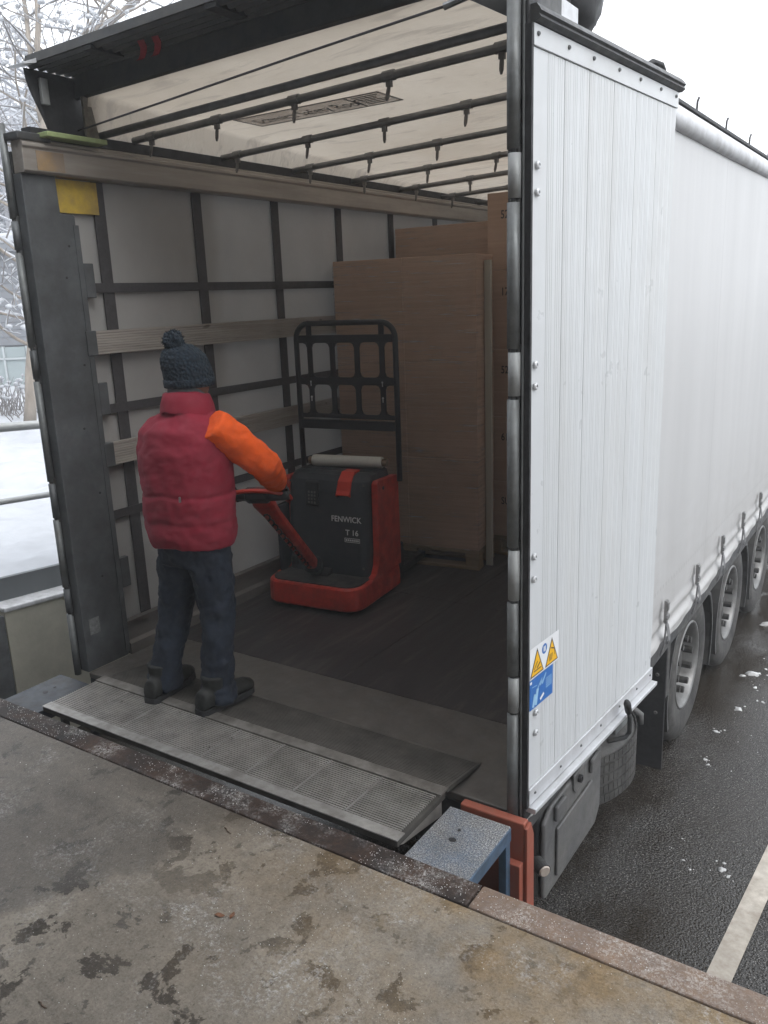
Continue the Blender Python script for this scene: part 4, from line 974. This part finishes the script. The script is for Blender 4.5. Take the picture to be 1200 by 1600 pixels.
# load backrest
BY = .60
def bz(x, z): return (x, BY, z)
bk = MB(); r_ = .10; pts = [(-.365, BY, .74), (-.365, BY, 1.75 - r_)]
pts += [(-.365 + r_ - r_ * math.cos(R(15 * k)), BY, 1.75 - r_ + r_ * math.sin(R(15 * k))) for k in range(1, 7)]
pts += [(.365 - r_ + r_ * math.sin(R(15 * k)), BY, 1.75 - r_ + r_ * math.cos(R(15 * k))) for k in range(0, 7)]
pts += [(.365, BY, .74)]
bk.tube(pts, .0185, 10); bkr = bk.build('backrest_tube', 'black_frame', PT, smooth=True)
for z0, z1, th in ((1.065, 1.125, .03), (1.135, 1.165, .012), (1.355, 1.405, .012), (1.625, 1.675, .012)):
    MB().box(-.35, .35, BY - th, BY + th * .4, z0, z1).build('backrest_bar', 'black_frame', bkr, bevel=.006)
for fx in (.14, .375, .624, .87):
    x_ = -.365 + .73 * fx
    MB().box(x_ - .02, x_ + .02, BY - .010, BY + .003, 1.16, 1.745 if fx in (.14, .87) else 1.63).build('backrest_upright', 'black_frame', bkr, bevel=.006)
    if fx in (.14, .87):
        for zz_ in (1.375, 1.275):
            mbk = MB().lathe([(0, .007), (-.003, .006)], 'y', (x_, BY - .0105, zz_), 10); mbk.box(x_ - .003, x_ + .003, BY - .0125, BY - .0105, zz_ - .028, zz_ - .005)
            mbk.build('keyhole', 'white_print', bkr)
# gussets rounding the backrest openings
mb = MB()
for fx in (.14, .375, .624, .87):
    x_ = -.365 + .73 * fx
    for zc, up in ((1.165, 1), (1.355, -1), (1.405, 1), (1.625, -1)):
        for sx_ in (-1, 1):
            p0 = x_ + sx_ * .0195; MB().prism([(p0, zc), (p0 + sx_ * .028, zc), (p0 + sx_ * .008, zc + up * .008), (p0, zc + up * .028)], 'y', BY - .009, BY + .002).build('backrest_gusset', 'black_frame', bkr)
# forks
for sx_ in (-.19, .19):
    MB().box(sx_ - .09, sx_ + .09, .62, 1.16, .045, .095).build('fork', 'black_frame', PT, bevel=.008)
MB().box(-.33, .33, .615, .70, .05, .30).build('fork_carriage', 'black_frame', PT, bevel=.01)
MB().lathe([(-.04, .045), (.04, .045)], 'x', (.19, 1.10, .045), 18).build('load_wheel', 'rubber', PT)
MB().lathe([(-.04, .045), (.04, .045)], 'x', (-.19, 1.10, .045), 18).build('load_wheel', 'rubber', PT)
MB().lathe([(-.04, .11), (.04, .11)], 'x', (0, .25, .112), 24).build('drive_wheel', 'rubber', PT)
# tiller (points are world, moved into the truck's frame)
inv = (Matrix.Translation(PT.location) @ Matrix.Rotation(R(6.2), 4, 'Z')).inverted()
def W2(p): return inv @ Vector(p)
tb0, tb1 = Vector((-.78, 1.37, .275)), Vector((-.405, .52, .93))
side = Vector((.86, .42, 0)).normalized(); td = (tb1 - tb0).normalized(); nrm = td.cross(side).normalized()
def tring(p, w, h): return [W2(p + side * sx_ * w + nrm * sz_ * h) for sx_, sz_ in ((-1, -.6), (-.6, -1), (.6, -1), (1, -.6), (1, .6), (.6, 1), (-.6, 1), (-1, .6))]
mb = MB(); mb.loft([tring(tb0.lerp(tb1, f_), w, h) for f_, w, h in ((0, .036, .04), (.12, .040, .036), (.45, .042, .032), (.8, .046, .03), (.93, .058, .028), (1.0, .05, .02))])
til = mb.build('tiller_arm', 'red_paint', PT, bevel=.006)
MB().loft([tring(tb0 + td * s_, w, h) for s_, w, h in ((-.08, .05, .05), (.0, .055, .055), (.03, .04, .04))]).build('tiller_pivot', 'truck_dark', PT, bevel=.008)
hc = tb1 + td * .045
mb = MB(); mb.loft([[W2(hc + side * s_ + td * a * k_ + nrm * b * k2) for a, b in ((-1, -.5), (-.4, -1), (.5, -1), (1, -.3), (1, .4), (.4, 1), (-.5, 1), (-1, .5))] for s_, k_, k2 in ((-.165, .018, .016), (-.16, .028, .024), (-.06, .032, .028), (-.05, .055, .036), (.05, .055, .036), (.06, .032, .028), (.16, .028, .024), (.165, .018, .016))])
hnd = mb.build('tiller_head', 'black_frame', til, bevel=.004)
gp = [hc + side * (.12 * math.cos(R(a))) * 1.35 + td * (-.03 + .09 * math.sin(R(a))) for a in range(-30, 211, 20)]
MB().tube([W2(p) for p in gp], .012, 8).build('hand_guard', 'red_paint', til, smooth=True)
MB().lathe([(0, .02), (.02, .018)], 'z', tuple(W2(hc + nrm * -.0 + Vector((0, 0, .02)))), 12).build('thumb_wheel', 'red_bright', til)
cbl = []
for k in range(70):
    f_ = k / 69; p_ = tb0.lerp(tb1, .06 + .84 * f_) + nrm * -.045
    cbl.append(W2(p_ + side * .011 * math.cos(k * 1.15) + nrm * .011 * math.sin(k * 1.15)))
MB().tube(cbl, .0045, 6).build('coiled_cable', 'rubber', til, smooth=True)
# film roll lying on the hood
a0, a1 = Vector((-.985, 1.70, .872)), Vector((-.505, 1.80, .872))
fr_ = thing('film_roll', 'white roll of stretch film lying on the pallet truck hood', 'roll', tuple((a0 + a1) / 2))
md = (a0 + a1) / 2
MB().tube([a0 - md, a0.lerp(a1, .04) - md, a0.lerp(a1, .96) - md, a1 - md], [.036, .039, .037, .036], 24).build('roll_film', 'film_roll', fr_, smooth=False)
ax = (a1 - a0).normalized()
MB().tube([a1 - md + ax * .0005, a1 - md + ax * .035], .024, 20).build('core', 'carton_core', fr_, smooth=False)
MB().tube([a0 - md - ax * .03, a0 - md - ax * .0005], .024, 20).build('core', 'carton_core', fr_)

# ------------------------------------------------------------------ the worker
PB = Vector((-.40, .03, .05))
PER = thing('person', 'person in burgundy vest, orange sleeves and navy bobble hat steering the pallet truck', 'person', tuple(PB))
def lp(p): return Vector(p) - PB
def organic(mb, name, mat, parent, vox, sm=6, disp=None):
    mb.v = [tuple(Vector(p) - PB) for p in mb.v]
    o = mb.build(name, mat, parent, smooth=True)
    rm = o.modifiers.new('r', 'REMESH'); rm.mode = 'VOXEL'; rm.voxel_size = vox; rm.use_smooth_shade = True
    if sm: s_ = o.modifiers.new('s', 'SMOOTH'); s_.iterations = sm; s_.factor = .5
    if disp:
        tx_ = bpy.data.textures.new(name + 'tex', 'CLOUDS'); tx_.noise_scale = disp[0]; tx_.noise_depth = 2
        d_ = o.modifiers.new('d', 'DISPLACE'); d_.texture = tx_; d_.strength = disp[1]; d_.mid_level = .5; d_.texture_coords = 'LOCAL'
    return o
def ell(c, rx, ry, n=24, rot=0.0, pw=2.0):
    out = []
    for k in range(n):
        a = 2 * math.pi * k / n; ca, sa = math.cos(a), math.sin(a)
        x = rx * math.copysign(abs(ca) ** (2 / pw), ca); y = ry * math.copysign(abs(sa) ** (2 / pw), sa)
        out.append((c[0] + x * math.cos(rot) - y * math.sin(rot), c[1] + x * math.sin(rot) + y * math.cos(rot), c[2]))
    return out
FR = R(2)       # body faces +Y
hipL, hipR = Vector((-.49, .03, .86)), Vector((-.30, .03, .86))
kneeL, kneeR = Vector((-.545, .02, .48)), Vector((-.285, .04, .48))
ankL, ankR = Vector((-.60, -.055, .13)), Vector((-.275, -.02, .13))
shR, shL = Vector((-.185, .03, 1.385)), Vector((-.555, .07, 1.35))
elR, haR = Vector((-.115, .25, 1.180)), Vector((-.262, .505, 1.015))
elL, haL = Vector((-.615, .26, 1.14)), Vector((-.565, .43, 1.00))
headc = Vector((-.37, .085, 1.568))
# body: one continuous figure under the clothes
b = MB()
b.tube([hipL + Vector((0, 0, .05)), kneeL, ankL], [.085, .06, .04], 12); b.tube([hipR + Vector((0, 0, .05)), kneeR, ankR], [.085, .06, .04], 12)
b.loft([ell((-.395, .03, z), rx, ry) for z, rx, ry in ((.80, .14, .09), (.92, .15, .10), (1.10, .14, .095), (1.30, .18, .10), (1.40, .16, .085), (1.46, .06, .06))])
b.tube([(-.39, .04, 1.40), (-.38, .07, 1.52)], [.062, .06], 12)
b.blob(headc, (.076, .096, .115), 16)
b.tube([(-.375, .17, 1.568), (-.373, .195, 1.553), (-.373, .175, 1.538)], [.012, .016, .012], 8)     # nose
for sx_ in (-1, 1): b.blob(headc + Vector((sx_ * .077, .005, -.005)), (.012, .02, .03), 8)
for a_, e_, h_ in ((shR, elR, haR), (shL, elL, haL)): b.tube([a_, e_, e_.lerp(h_, .9)], [.05, .042, .03], 12)
body = organic(b, 'body', 'skin', PER, .009, 4)
# right and left hands: palm, four fingers curled over the handle, thumb
def hand(h, e, grip, name):
    d = (h - e).normalized(); m_ = MB(); s_ = side
    palm = h + d * .02
    m_.blob(palm, (.042, .042, .022), 12); m_.tube([e.lerp(h, .85), palm], [.027, .03], 10)
    dn = Vector((0, 0, -1))
    for k in range(4):
        b_ = palm + s_ * (-.033 + .022 * k) + d * .03; L = (.030, .036, .034, .027)[k]
        m_.tube([b_, b_ + d * L + dn * .006, b_ + d * (L + .012) + dn * .032, b_ + d * (L - .012) + dn * .048], [.0105, .010, .0095, .008], 8)
    b_ = palm - s_ * .038 if name == 'R' else palm + s_ * .038
    m_.tube([b_, b_ + d * .02 + dn * .018, b_ + d * .04 + dn * .034], [.012, .0115, .009], 8)
    return organic(m_, 'hand', 'glove', body, .0045, 2)
hand(haR, elR, None, 'R'); hand(haL, elL, None, 'L')
# jeans
j = MB()
j.loft([ell((-.395, .03, z), rx, ry, pw=2.3) for z, rx, ry in ((.74, .165, .125), (.80, .178, .138), (.90, .180, .140), (.98, .172, .130))])
j.tube([hipL + Vector((.005, 0, .03)), hipL + Vector((-.005, 0, -.12)), kneeL, kneeL.lerp(ankL, .5), ankL + Vector((.005, .01, .04)), ankL + Vector((0, .01, -.045))], [.106, .100, .082, .074, .076, .084], 16)
j.tube([hipR + Vector((-.005, 0, .03)), hipR + Vector((.005, 0, -.12)), kneeR, kneeR.lerp(ankR, .5), ankR + Vector((.0, .01, .04)), ankR + Vector((0, .01, -.045))], [.106, .100, .082, .074, .076, .084], 16)
for an in (ankL, ankR):
    for z, r_ in ((.02, .086), (-.012, .088)): j.blob(an + Vector((.0, .012, z)), (r_, r_ + .004, .02), 14)
organic(j, 'jeans', 'jeans', PER, .009, 4, (.06, .032))
# boots
def boot(an, yaw, name):
    f_ = Vector((math.sin(yaw), math.cos(yaw), 0)); s_ = Vector((f_.y, -f_.x, 0)); base = Vector((an.x, an.y, .062))
    m_ = MB(); rings = []
    for t_, w, h in ((-.105, .033, .06), (-.092, .043, .10), (-.045, .047, .115), (.02, .048, .115), (.085, .050, .09), (.145, .053, .075), (.19, .048, .066), (.222, .030, .05)):
        c_ = base + f_ * t_
        rings.append([c_ + s_ * (w * math.cos(a)) + Vector((0, 0, h * .5 + h * .5 * math.sin(a))) for a in [2 * math.pi * q / 14 for q in range(14)]])
    m_.loft(rings); m_.tube([base + Vector((0, 0, .05)), base + Vector((0, 0, .16))], [.06, .066], 12)
    o = organic(m_, 'boot', 'boots', PER, .007, 3)
    so_ = MB(); pts = [(t_, w) for t_, w in ((-.110, .027), (-.092, .045), (.0, .049), (.09, .054), (.15, .056), (.205, .042), (.229, .016))]
    poly = [base + f_ * t_ + s_ * w for t_, w in pts] + [base + f_ * t_ - s_ * w for t_, w in reversed(pts)]
    so_.prism([(p.x - PB.x, p.y - PB.y) for p in poly], 'z', .052 - PB.z, .078 - PB.z); so_.build('sole', 'rubber', o)
boot(ankL + Vector((0, -.01, 0)), R(-10), 'L'); boot(ankR + Vector((0, -.01, 0)), R(4), 'R')
# quilted vest
v = MB(); rings = []
zq = [.835 + .0125 * k for k in range(53)]
def lerp_tab(z, tab):
    for (a, va), (b_, vb) in zip(tab[:-1], tab[1:]):
        if z <= b_: 
            f_ = (z - a) / (b_ - a); f_ = max(0, min(1, f_)); f_ = f_ * f_ * (3 - 2 * f_); return va + (vb - va) * f_
    return tab[-1][1]
seamz = [.955, 1.085]
for z in zq:
    rx = lerp_tab(z, [(.83, .212), (.90, .222), (1.05, .225), (1.25, .232), (1.33, .228), (1.40, .190), (1.45, .115), (1.49, .085)])
    ry = lerp_tab(z, [(.83, .158), (.90, .170), (1.05, .178), (1.25, .175), (1.36, .155), (1.43, .105), (1.49, .088)])
    q = min(abs(z - s_) for s_ in seamz); pinch = -.007 * math.exp(-(q / .008) ** 2)
    cx_ = lerp_tab(z, [(.83, -.395), (1.35, -.392), (1.49, -.375)]); cy_ = lerp_tab(z, [(.83, .03), (1.35, .035), (1.49, .06)])
    rings.append([(p[0] + .006 * noise.noise(Vector((p[0] * 9, p[1] * 9, z * 7))), p[1] + .008 * noise.noise(Vector((p[0] * 8, z * 8, 3))), z + .020 * noise.noise(Vector((p[0] * 7, p[1] * 7, 5)))) for p in ell((cx_, cy_, z), rx + pinch, ry + pinch, 56, FR, 2.25)])
v.loft(rings); v.v = [tuple(Vector(p) - PB) for p in v.v]
vest = v.build('vest', 'vest', PER, smooth=True); ss = vest.modifiers.new('s', 'SUBSURF'); ss.levels = 1; ss.render_levels = 1
tx_ = bpy.data.textures.new('vesttex', 'CLOUDS'); tx_.noise_scale = .055; tx_.noise_depth = 3
d_ = vest.modifiers.new('d', 'DISPLACE'); d_.texture = tx_; d_.strength = .016; d_.texture_coords = 'LOCAL'
# stand collar, slightly folded, and the grey shirt collar inside
def collar(z0, z1, r0, r1, t_, name, mat, par, wob):
    m_ = MB(); rs = []
    for z, r_ in ((z0, r0), ((z0 + z1) / 2, (r0 + r1) / 2 + .004), (z1, r1), (z1 + .004, r1 - t_ / 2), (z1 - .004, r1 - t_), (z0, r0 - t_)):
        rs.append([(p[0], p[1], z + wob * noise.noise(Vector((p[0] * 14, p[1] * 14, 2))) - .12 * (p[1] - .07)) for p in ell((-.376, .062, z), r_, r_ * 1.03, 36)])
    m_.loft(rs, caps=False); m_.v = [tuple(Vector(p) - PB) for p in m_.v]
    return m_.build(name, mat, par, smooth=True)
collar(1.43, 1.516, .122, .101, .018, 'vest_collar', 'vest', PER, .012)
collar(1.46, 1.535, .085, .078, .012, 'shirt_collar', 'collar_grey', PER, .004)
m_ = MB(); 
for k in range(4): m_.tube([(-.46 + .05 * k, -.072 + .006 * k, 1.425 - .012 * math.sin(k)), (-.44 + .05 * k, -.07 + .006 * k, 1.43), (-.41 + .05 * k, -.066 + .006 * k, 1.42)], .010, 8)
# sleeves
for a_, e_, h_, rs in ((shR, elR, haR, (.074, .080, .076, .074, .070, .064, .052)), (shL, elL, haL, (.078, .078, .072, .068, .062, .056, .046))):
    m_ = MB(); p1 = a_ + (a_ - e_).normalized() * .02
    m_.tube([p1, a_.lerp(e_, .33), a_.lerp(e_, .7), e_, e_.lerp(h_, .3), e_.lerp(h_, .62), e_.lerp(h_, .86)], list(rs), 16); m_.blob(e_, .066, 12)
    organic(m_, 'sleeve', 'sleeve_orange', PER, .007, 12, (.05, .016))
# reflective tab and zip pull on the back
MB().box(-.262 - PB.x, -.255 - PB.x, -.150 - PB.y, -.140 - PB.y, 1.075 - PB.z, 1.10 - PB.z).build('zip_pull', 'buckle', vest, bevel=.002)
# white piping down the trouser side
# hat with pompom
hcn = headc + Vector((0, -.005, .03)); m_ = MB(); rs = []
for z, r_ in ((-.045, .095), (-.03, .100), (.0, .103), (.04, .102), (.08, .094), (.11, .075), (.13, .05), (.14, .018)):
    rs.append(ell((hcn.x - .02 * max(0, z) / .14 * .5, hcn.y - .03 * max(0, z) / .14, hcn.z + z), r_, r_ * 1.12, 40))
m_.loft(rs); hat = organic(m_, 'hat', 'knit', PER, .006, 3, (.018, .009))
m_ = MB(); pc = hcn + Vector((-.015, -.055, .148)); m_.blob(pc, .048, 24, .25, 3)
rnd2 = random.Random(5)
for k in range(420):
    d = Vector((rnd2.gauss(0, 1), rnd2.gauss(0, 1), rnd2.gauss(0, 1))).normalized(); s_ = d.orthogonal().normalized() * .0035
    p0 = pc + d * .035; p1 = pc + d * rnd2.uniform(.048, .060)
    m_.add([p0 - s_, p0 + s_, p1], [(0, 1, 2)])
m_.v = [tuple(Vector(p) - PB) for p in m_.v]
m_.build('pompom', 'knit', hat, smooth=False)
m_ = MB(); rs = []
for z, r_ in ((-.052, .097), (-.05, .105), (-.018, .108), (-.014, .101)): rs.append([tuple(Vector(p) - PB) for p in ell((hcn.x, hcn.y, hcn.z + z), r_, r_ * 1.10, 40)])
m_.loft(rs, caps=False); m_.build('hat_cuff', 'knit', hat, smooth=True)

# ------------------------------------------------------------------ left of the trailer: wall, upstand, railing, snow, building, trees
SL = -.075
def slz(y): return SL * (max(-3, min(14, y)) - .45)
def sloped(mb): mb.v = [(x, y, z + slz(y)) for x, y, z in mb.v]; return mb
rw = thing('retaining_wall', 'greenish beige concrete retaining wall left of the trailer', 'wall', (-2.6, .34, ZG))
def seg_y(fn, y0, y1, n=8):
    for k in range(n): fn(y0 + (y1 - y0) * k / n, y0 + (y1 - y0) * (k + 1) / n)
mb = MB(); mb.prism([(.35, ZG), (14, ZG), (14, -.045 + slz(14)), (.35, -.045 + slz(.35))], 'x', -2.85, -2.6); loc_to(mb, (-2.6, .34, ZG)).build('wall_face', 'wall_concrete', rw)
mb = MB(); mb.box(-2.83, -2.59, .345, 14, -.044, -.012); mb = sloped(mb); loc_to(mb, (-2.6, .34, ZG)).build('wall_cap', 'wall_snow', rw, bevel=.008)
mb = MB(); mb.box(-2.80, -2.76, .30, 14, -.10, .145); mb = sloped(mb); loc_to(mb, (-2.6, .34, ZG)).build('metal_upstand', 'kerb_metal', rw)
mb = MB().box(-5, -2.605, -.45, .345, ZG, -.06); tag(mb.build('wall_pier', 'wall_end'), 'dark grey stained pier at the end of the retaining wall', 'wall')
rl = thing('handrail', 'grey tubular handrail on the retaining wall in front of the snow', 'railing', (-2.78, .3, .1))
for z, r_ in ((1.165, .031), (.665, .021)):
    mb = MB().tube([(-2.78, y, z + slz(y)) for y in (-.3, 3, 6, 9, 13)], r_, 12); loc_to(mb, (-2.78, .3, .1)).build('rail', 'rail_metal', rl, smooth=True)
for y in (1.9, 4, 6, 8, 10, 12.5):
    mb = MB().tube([(-2.78, y, .05 + slz(y)), (-2.78, y, 1.165 + slz(y))], .02, 10); loc_to(mb, (-2.78, .3, .1)).build('rail_post', 'rail_metal', rl, smooth=True)
def snow_pt(u, v):
    x = -2.80 - 55 * (u ** 1.8); y = -30 + 75 * v
    z = .12 + slz(y) * max(0, 1 - (-2.8 - x) / 9) + .05 * noise.noise(Vector((x * .8, y * .8, 0))) + .07 * noise.noise(Vector((x * .3, y * .3, 4))) + .035 * noise.noise(Vector((x * 2.4, y * 2.4, 9)))
    if x > -3.4: z -= .03
    return (x, y, z)
mb = MB()
def snow_fine(u, v):
    x = -2.80 - 10 * u; y = -1.5 + 14 * v
    z = .13 + slz(y) * max(0, 1 - (-2.8 - x) / 14) + .12 * noise.noise(Vector((x * .9, y * .9, 0))) + .08 * noise.noise(Vector((x * 2.4, y * 2.4, 9))) + .035 * noise.noise(Vector((x * 6, y * 6, 2)))
    return (x, y, z)
mb.grid(snow_fine, 120, 160)
tag(mb.build('snow_ground', 'snow', smooth=True), kind='structure')
mb = MB(); mb.grid(lambda u, v: (-12.7 - 60 * u, -30 + 80 * v, -.05 + .06 * noise.noise(Vector((u * 20, v * 20, 3)))), 20, 20)
tag(mb.build('snow_field', 'snow', smooth=True), kind='structure')
mb = MB(); mb.grid(lambda u, v: (-50 - 45 * u, -20 + 110 * v, -1 + 34 * (u ** .9) * (1.1 - .75 * v) + 3 * noise.noise(Vector((u * 9, v * 9, 1)))), 40, 40)
tag(mb.build('hillside', 'hill', smooth=True), kind='structure')

# building
# facade line runs across the view; local x along the facade (image left to right)
FD = Vector((.84, .55, 0)).normalized()
BO = Vector((-18.3, 10.6, -.1)); bang = math.atan2(FD.y, FD.x)
bl = thing('office_building', 'grey clad office building with pale glass ground floor behind the snow', 'building', tuple(BO), bang)
MB().box(-12, 14, .3, 9, -.6, 3.5).build('wall', 'cladding', bl)
k = 0; z = 1.12
while z < 3.4:
    MB().box(-12, 14, .24, .298, z, z + .19).build('cladding_board', 'cladding', bl, bevel=.01); z += .20; k += 1
MB().box(-12.3, 14.3, .0, 9.3, 3.5, 3.7).build('roof', 'cladding', bl); MB().box(-12.3, 14.3, 0, 9.3, 3.701, 3.95).build('roof_snow', 'snow', bl, bevel=.06)
for q in range(20):
    x0 = -12 + q * 1.25
    w_ = MB().box(x0 + .04, x0 + 1.21, .2, .22, -.3, 1.08).build('window', 'glass', bl)
    for f0, f1 in ((x0, x0 + .06), (x0 + .62, x0 + .67)): MB().box(f0, f1, .15, .23, -.3, 1.1).build('window_frame', 'frame_grey', w_)
    MB().box(x0 + .06, x0 + 1.25, .15, .19, .75, .80).build('window_frame', 'frame_grey', w_)

# trees
def make_tree(name, label, base, top, r0, seed, group, depth=5, spread=.55, lean=None, snow=True, limbs=None):
    rn = random.Random(seed); base = Vector(base)
    tr_ = thing(name, label, 'tree', tuple(base), 0, group)
    wood = MB(); tw = MB(); sn = MB()
    def limb(p, d, L, r_, dep):
        n = 4 if dep > 1 else 3; pts = [p.copy()]; rs = [r_]
        for k in range(n):
            d = (d + Vector((rn.gauss(0, .13), rn.gauss(0, .13), rn.gauss(.03, .10)))).normalized()
            p = p + d * L / n; pts.append(p.copy()); rs.append(r_ * (1 - .45 * (k + 1) / n))
        m_ = wood if r_ > .02 else tw
        m_.tube(pts, rs, 8 if r_ > .05 else (5 if r_ > .02 else 3), caps=False)
        if snow and r_ < .09 and abs(d.z) < .85:
            for a, b_, ra in zip(pts[:-1], pts[1:], rs):
                if rn.random() < .42:
                    hgt = ra * .7 + .006
                    sn.tube([a + Vector((0, 0, hgt)), a.lerp(b_, .5) + Vector((0, 0, hgt + ra * .3 + .006)), b_ + Vector((0, 0, hgt * .8))], [ra * .6 + .003, ra * .8 + .006, ra * .5 + .002], 4, caps=False)
                if rn.random() < .10: sn.blob(b_ + Vector((0, 0, ra + .02)), (.05, .05, .035), 6, .5, rn.random() * 9)
        if dep == 0: return
        for k in range(rn.choice([2, 3, 3]) if dep > 1 else 3):
            t_ = rn.uniform(.35, 1); i = min(n - 1, int(t_ * n)); q = pts[i].lerp(pts[i + 1], t_ * n - i)
            a = rn.uniform(0, 6.283); s_ = d.orthogonal().normalized(); s_ = Quaternion(d, a) @ s_
            nd = (d * (1 - spread) + s_ * spread + Vector((0, 0, .12))).normalized()
            limb(q, nd, L * rn.uniform(.55, .78), max(.003, rs[i] * rn.uniform(.42, .62)), dep - 1)
    if limbs is None: limbs = [([(0, 0, 0), tuple(Vector(top) - base)], r0)]
    for pts, r_ in limbs:
        pp = [Vector(p) for p in pts]
        full = []
        for a, b_ in zip(pp[:-1], pp[1:]):
            for k in range(4): full.append(a.lerp(b_, k / 4) + Vector((rn.gauss(0, r_ * .12), rn.gauss(0, r_ * .12), 0)))
        full.append(pp[-1]); n = len(full)
        rs = [r_ * (1 - .55 * k / (n - 1)) * (1.15 if k == 0 else 1) for k in range(n)]
        wood.tube(full, rs, 12)
        for k in range(2, n):
            if full[k].z < 1.2: continue
            for _ in range(rn.choice([1, 2, 2])):
                a = rn.uniform(0, 6.283); nd = Vector((math.cos(a), math.sin(a), rn.uniform(.1, .8))).normalized()
                limb(full[k], nd, rn.uniform(1.2, 2.3), rs[k] * rn.uniform(.28, .45), depth - 1)
    wood.build('trunk', 'bark', tr_, smooth=True, fix=False); tw.build('branches', 'twig', tr_, fix=False)['kind'] = 'stuff'
    if snow: sn.build('snow_load', 'snow', tr_, smooth=True, fix=False)['kind'] = 'stuff'
    return tr_
def at(px, py, d):   # a place along a line of sight, used to set a tree at its real distance
    q = Rc @ Vector(((px - 600) / 1297.14, 1, -(py - 800) / 1297.14)); return CAM + q * d
b0 = at(47, 668, 12.6); b0.z = .0
lm = [[tuple(at(u, v, 12.6) - b0) for u, v in ((47, 668), (50, 500), (53, 400), (70, 210), (58, 130))] + [tuple(at(58, -60, 12.6) - b0)], .085]
l2 = [[tuple(at(u, v, 12.6) - b0) for u, v in ((66, 190), (50, 110), (38, 0), (34, -80))], .05]
make_tree('bare_tree', 'bare forked tree with snowy twigs just left of the trailer post', b0, None, .09, 11, 'bare trees left of the trailer', 4, limbs=[lm, l2])
b1 = at(-40, 640, 14.5); b1.z = 0
make_tree('bare_tree', 'snow laden bare tree at the left edge of the picture', b1, b1 + Vector((.3, .2, 7.5)), .09, 23, 'bare trees left of the trailer', 3)
b2 = at(150, 600, 15); b2.z = 0
lm = [[(0, 0, 0), (.0, .0, 3.5), tuple(at(118, 70, 15) - b2), tuple(at(190, 20, 15) - b2), tuple(at(260, -40, 15) - b2)], .10]
make_tree('bare_tree', 'bare tree whose snowy limbs show above the raised roof header', b2, None, .09, 31, 'bare trees left of the trailer', 4, limbs=[lm])
# snowy undergrowth by the building
mb = MB(); sn = MB(); rn = random.Random(8); pb = at(25, 640, 16)
bu = thing('snowy_shrub', 'low snowy shrub in front of the office glass', 'shrub', (pb.x, pb.y, -.05))
for k in range(90):
    a = rn.uniform(0, 6.28); r_ = rn.uniform(.1, .9); p0 = Vector((rn.gauss(0, .4), rn.gauss(0, .3), 0)); p1 = p0 + Vector((math.cos(a) * r_ * .5, math.sin(a) * r_ * .5, rn.uniform(.3, .75)))
    mb.tube([p0, p1], [.01, .004], 4, caps=False)
    if rn.random() < .6: sn.blob(p1, (.05, .05, .03), 6, .6, k)
mb.build('stems', 'twig', bu, fix=False)['kind'] = 'stuff'; sn.build('snow_load', 'snow', bu, smooth=True, fix=False)['kind'] = 'stuff'
# far snowy wood: one mass of trees on the slope
fw = MB(); rn = random.Random(4)
for k in range(360):
    px = rn.uniform(-60, 240); d = rn.uniform(24, 70); p = at(px, 520, d)
    gz = max(-.3, (d - 30) * .16); base = Vector((p.x, p.y, gz)); H = rn.uniform(6, 11)
    fw.cur = 0; fw.tube([base, base + Vector((rn.gauss(0, .3), rn.gauss(0, .3), H))], [.09, .02], 3, caps=False)
    for j in range(26):
        h = rn.uniform(.2, 1) * H; a = rn.uniform(0, 6.28); L = (1.1 - h / H) * H * .35 * rn.uniform(.4, 1) + .3
        p0 = base + Vector((0, 0, h)); p1 = p0 + Vector((math.cos(a) * L, math.sin(a) * L, L * rn.uniform(.1, .7)))
        mid = p0.lerp(p1, .55) + Vector((0, 0, L * .06))
        fw.cur = 0; fw.tube([p0, mid, p1], [.03, .02, .006], 3, caps=False)
        fw.cur = 1; fw.tube([p0 + Vector((0, 0, .04)), mid + Vector((0, 0, .055)), p1 + Vector((0, 0, .03))], [.025, .05, .02], 3, caps=False)
        for q in range(3):
            a2 = a + rn.gauss(0, .8); e = mid + Vector((math.cos(a2), math.sin(a2), rn.uniform(-.1, .6))) * L * .45
            fw.cur = rn.choice([0, 1]); fw.tube([mid, e], [.02, .012], 3, caps=False)
tag(fw.build('snowy_wood', ['far_twig', 'far_snow'], fix=False), 'far snow covered wood on the slope behind the building', 'wood', kind='stuff')

# misty air over the whole yard
hz = bpy.data.materials.new('mist'); hz.use_nodes = True; n_ = hz.node_tree.nodes; n_.clear()
pv = n_.new('ShaderNodeVolumePrincipled'); pv.inputs['Color'].default_value = (.93, .95, .97, 1); pv.inputs['Density'].default_value = .0055; pv.inputs['Anisotropy'].default_value = .2
oo = n_.new('ShaderNodeOutputMaterial'); hz.node_tree.links.new(pv.outputs[0], oo.inputs['Volume'])
tag(MB().box(-100, 100, -100, 120, ZG - 1.6, 48).build('haze', hz), kind='stuff')
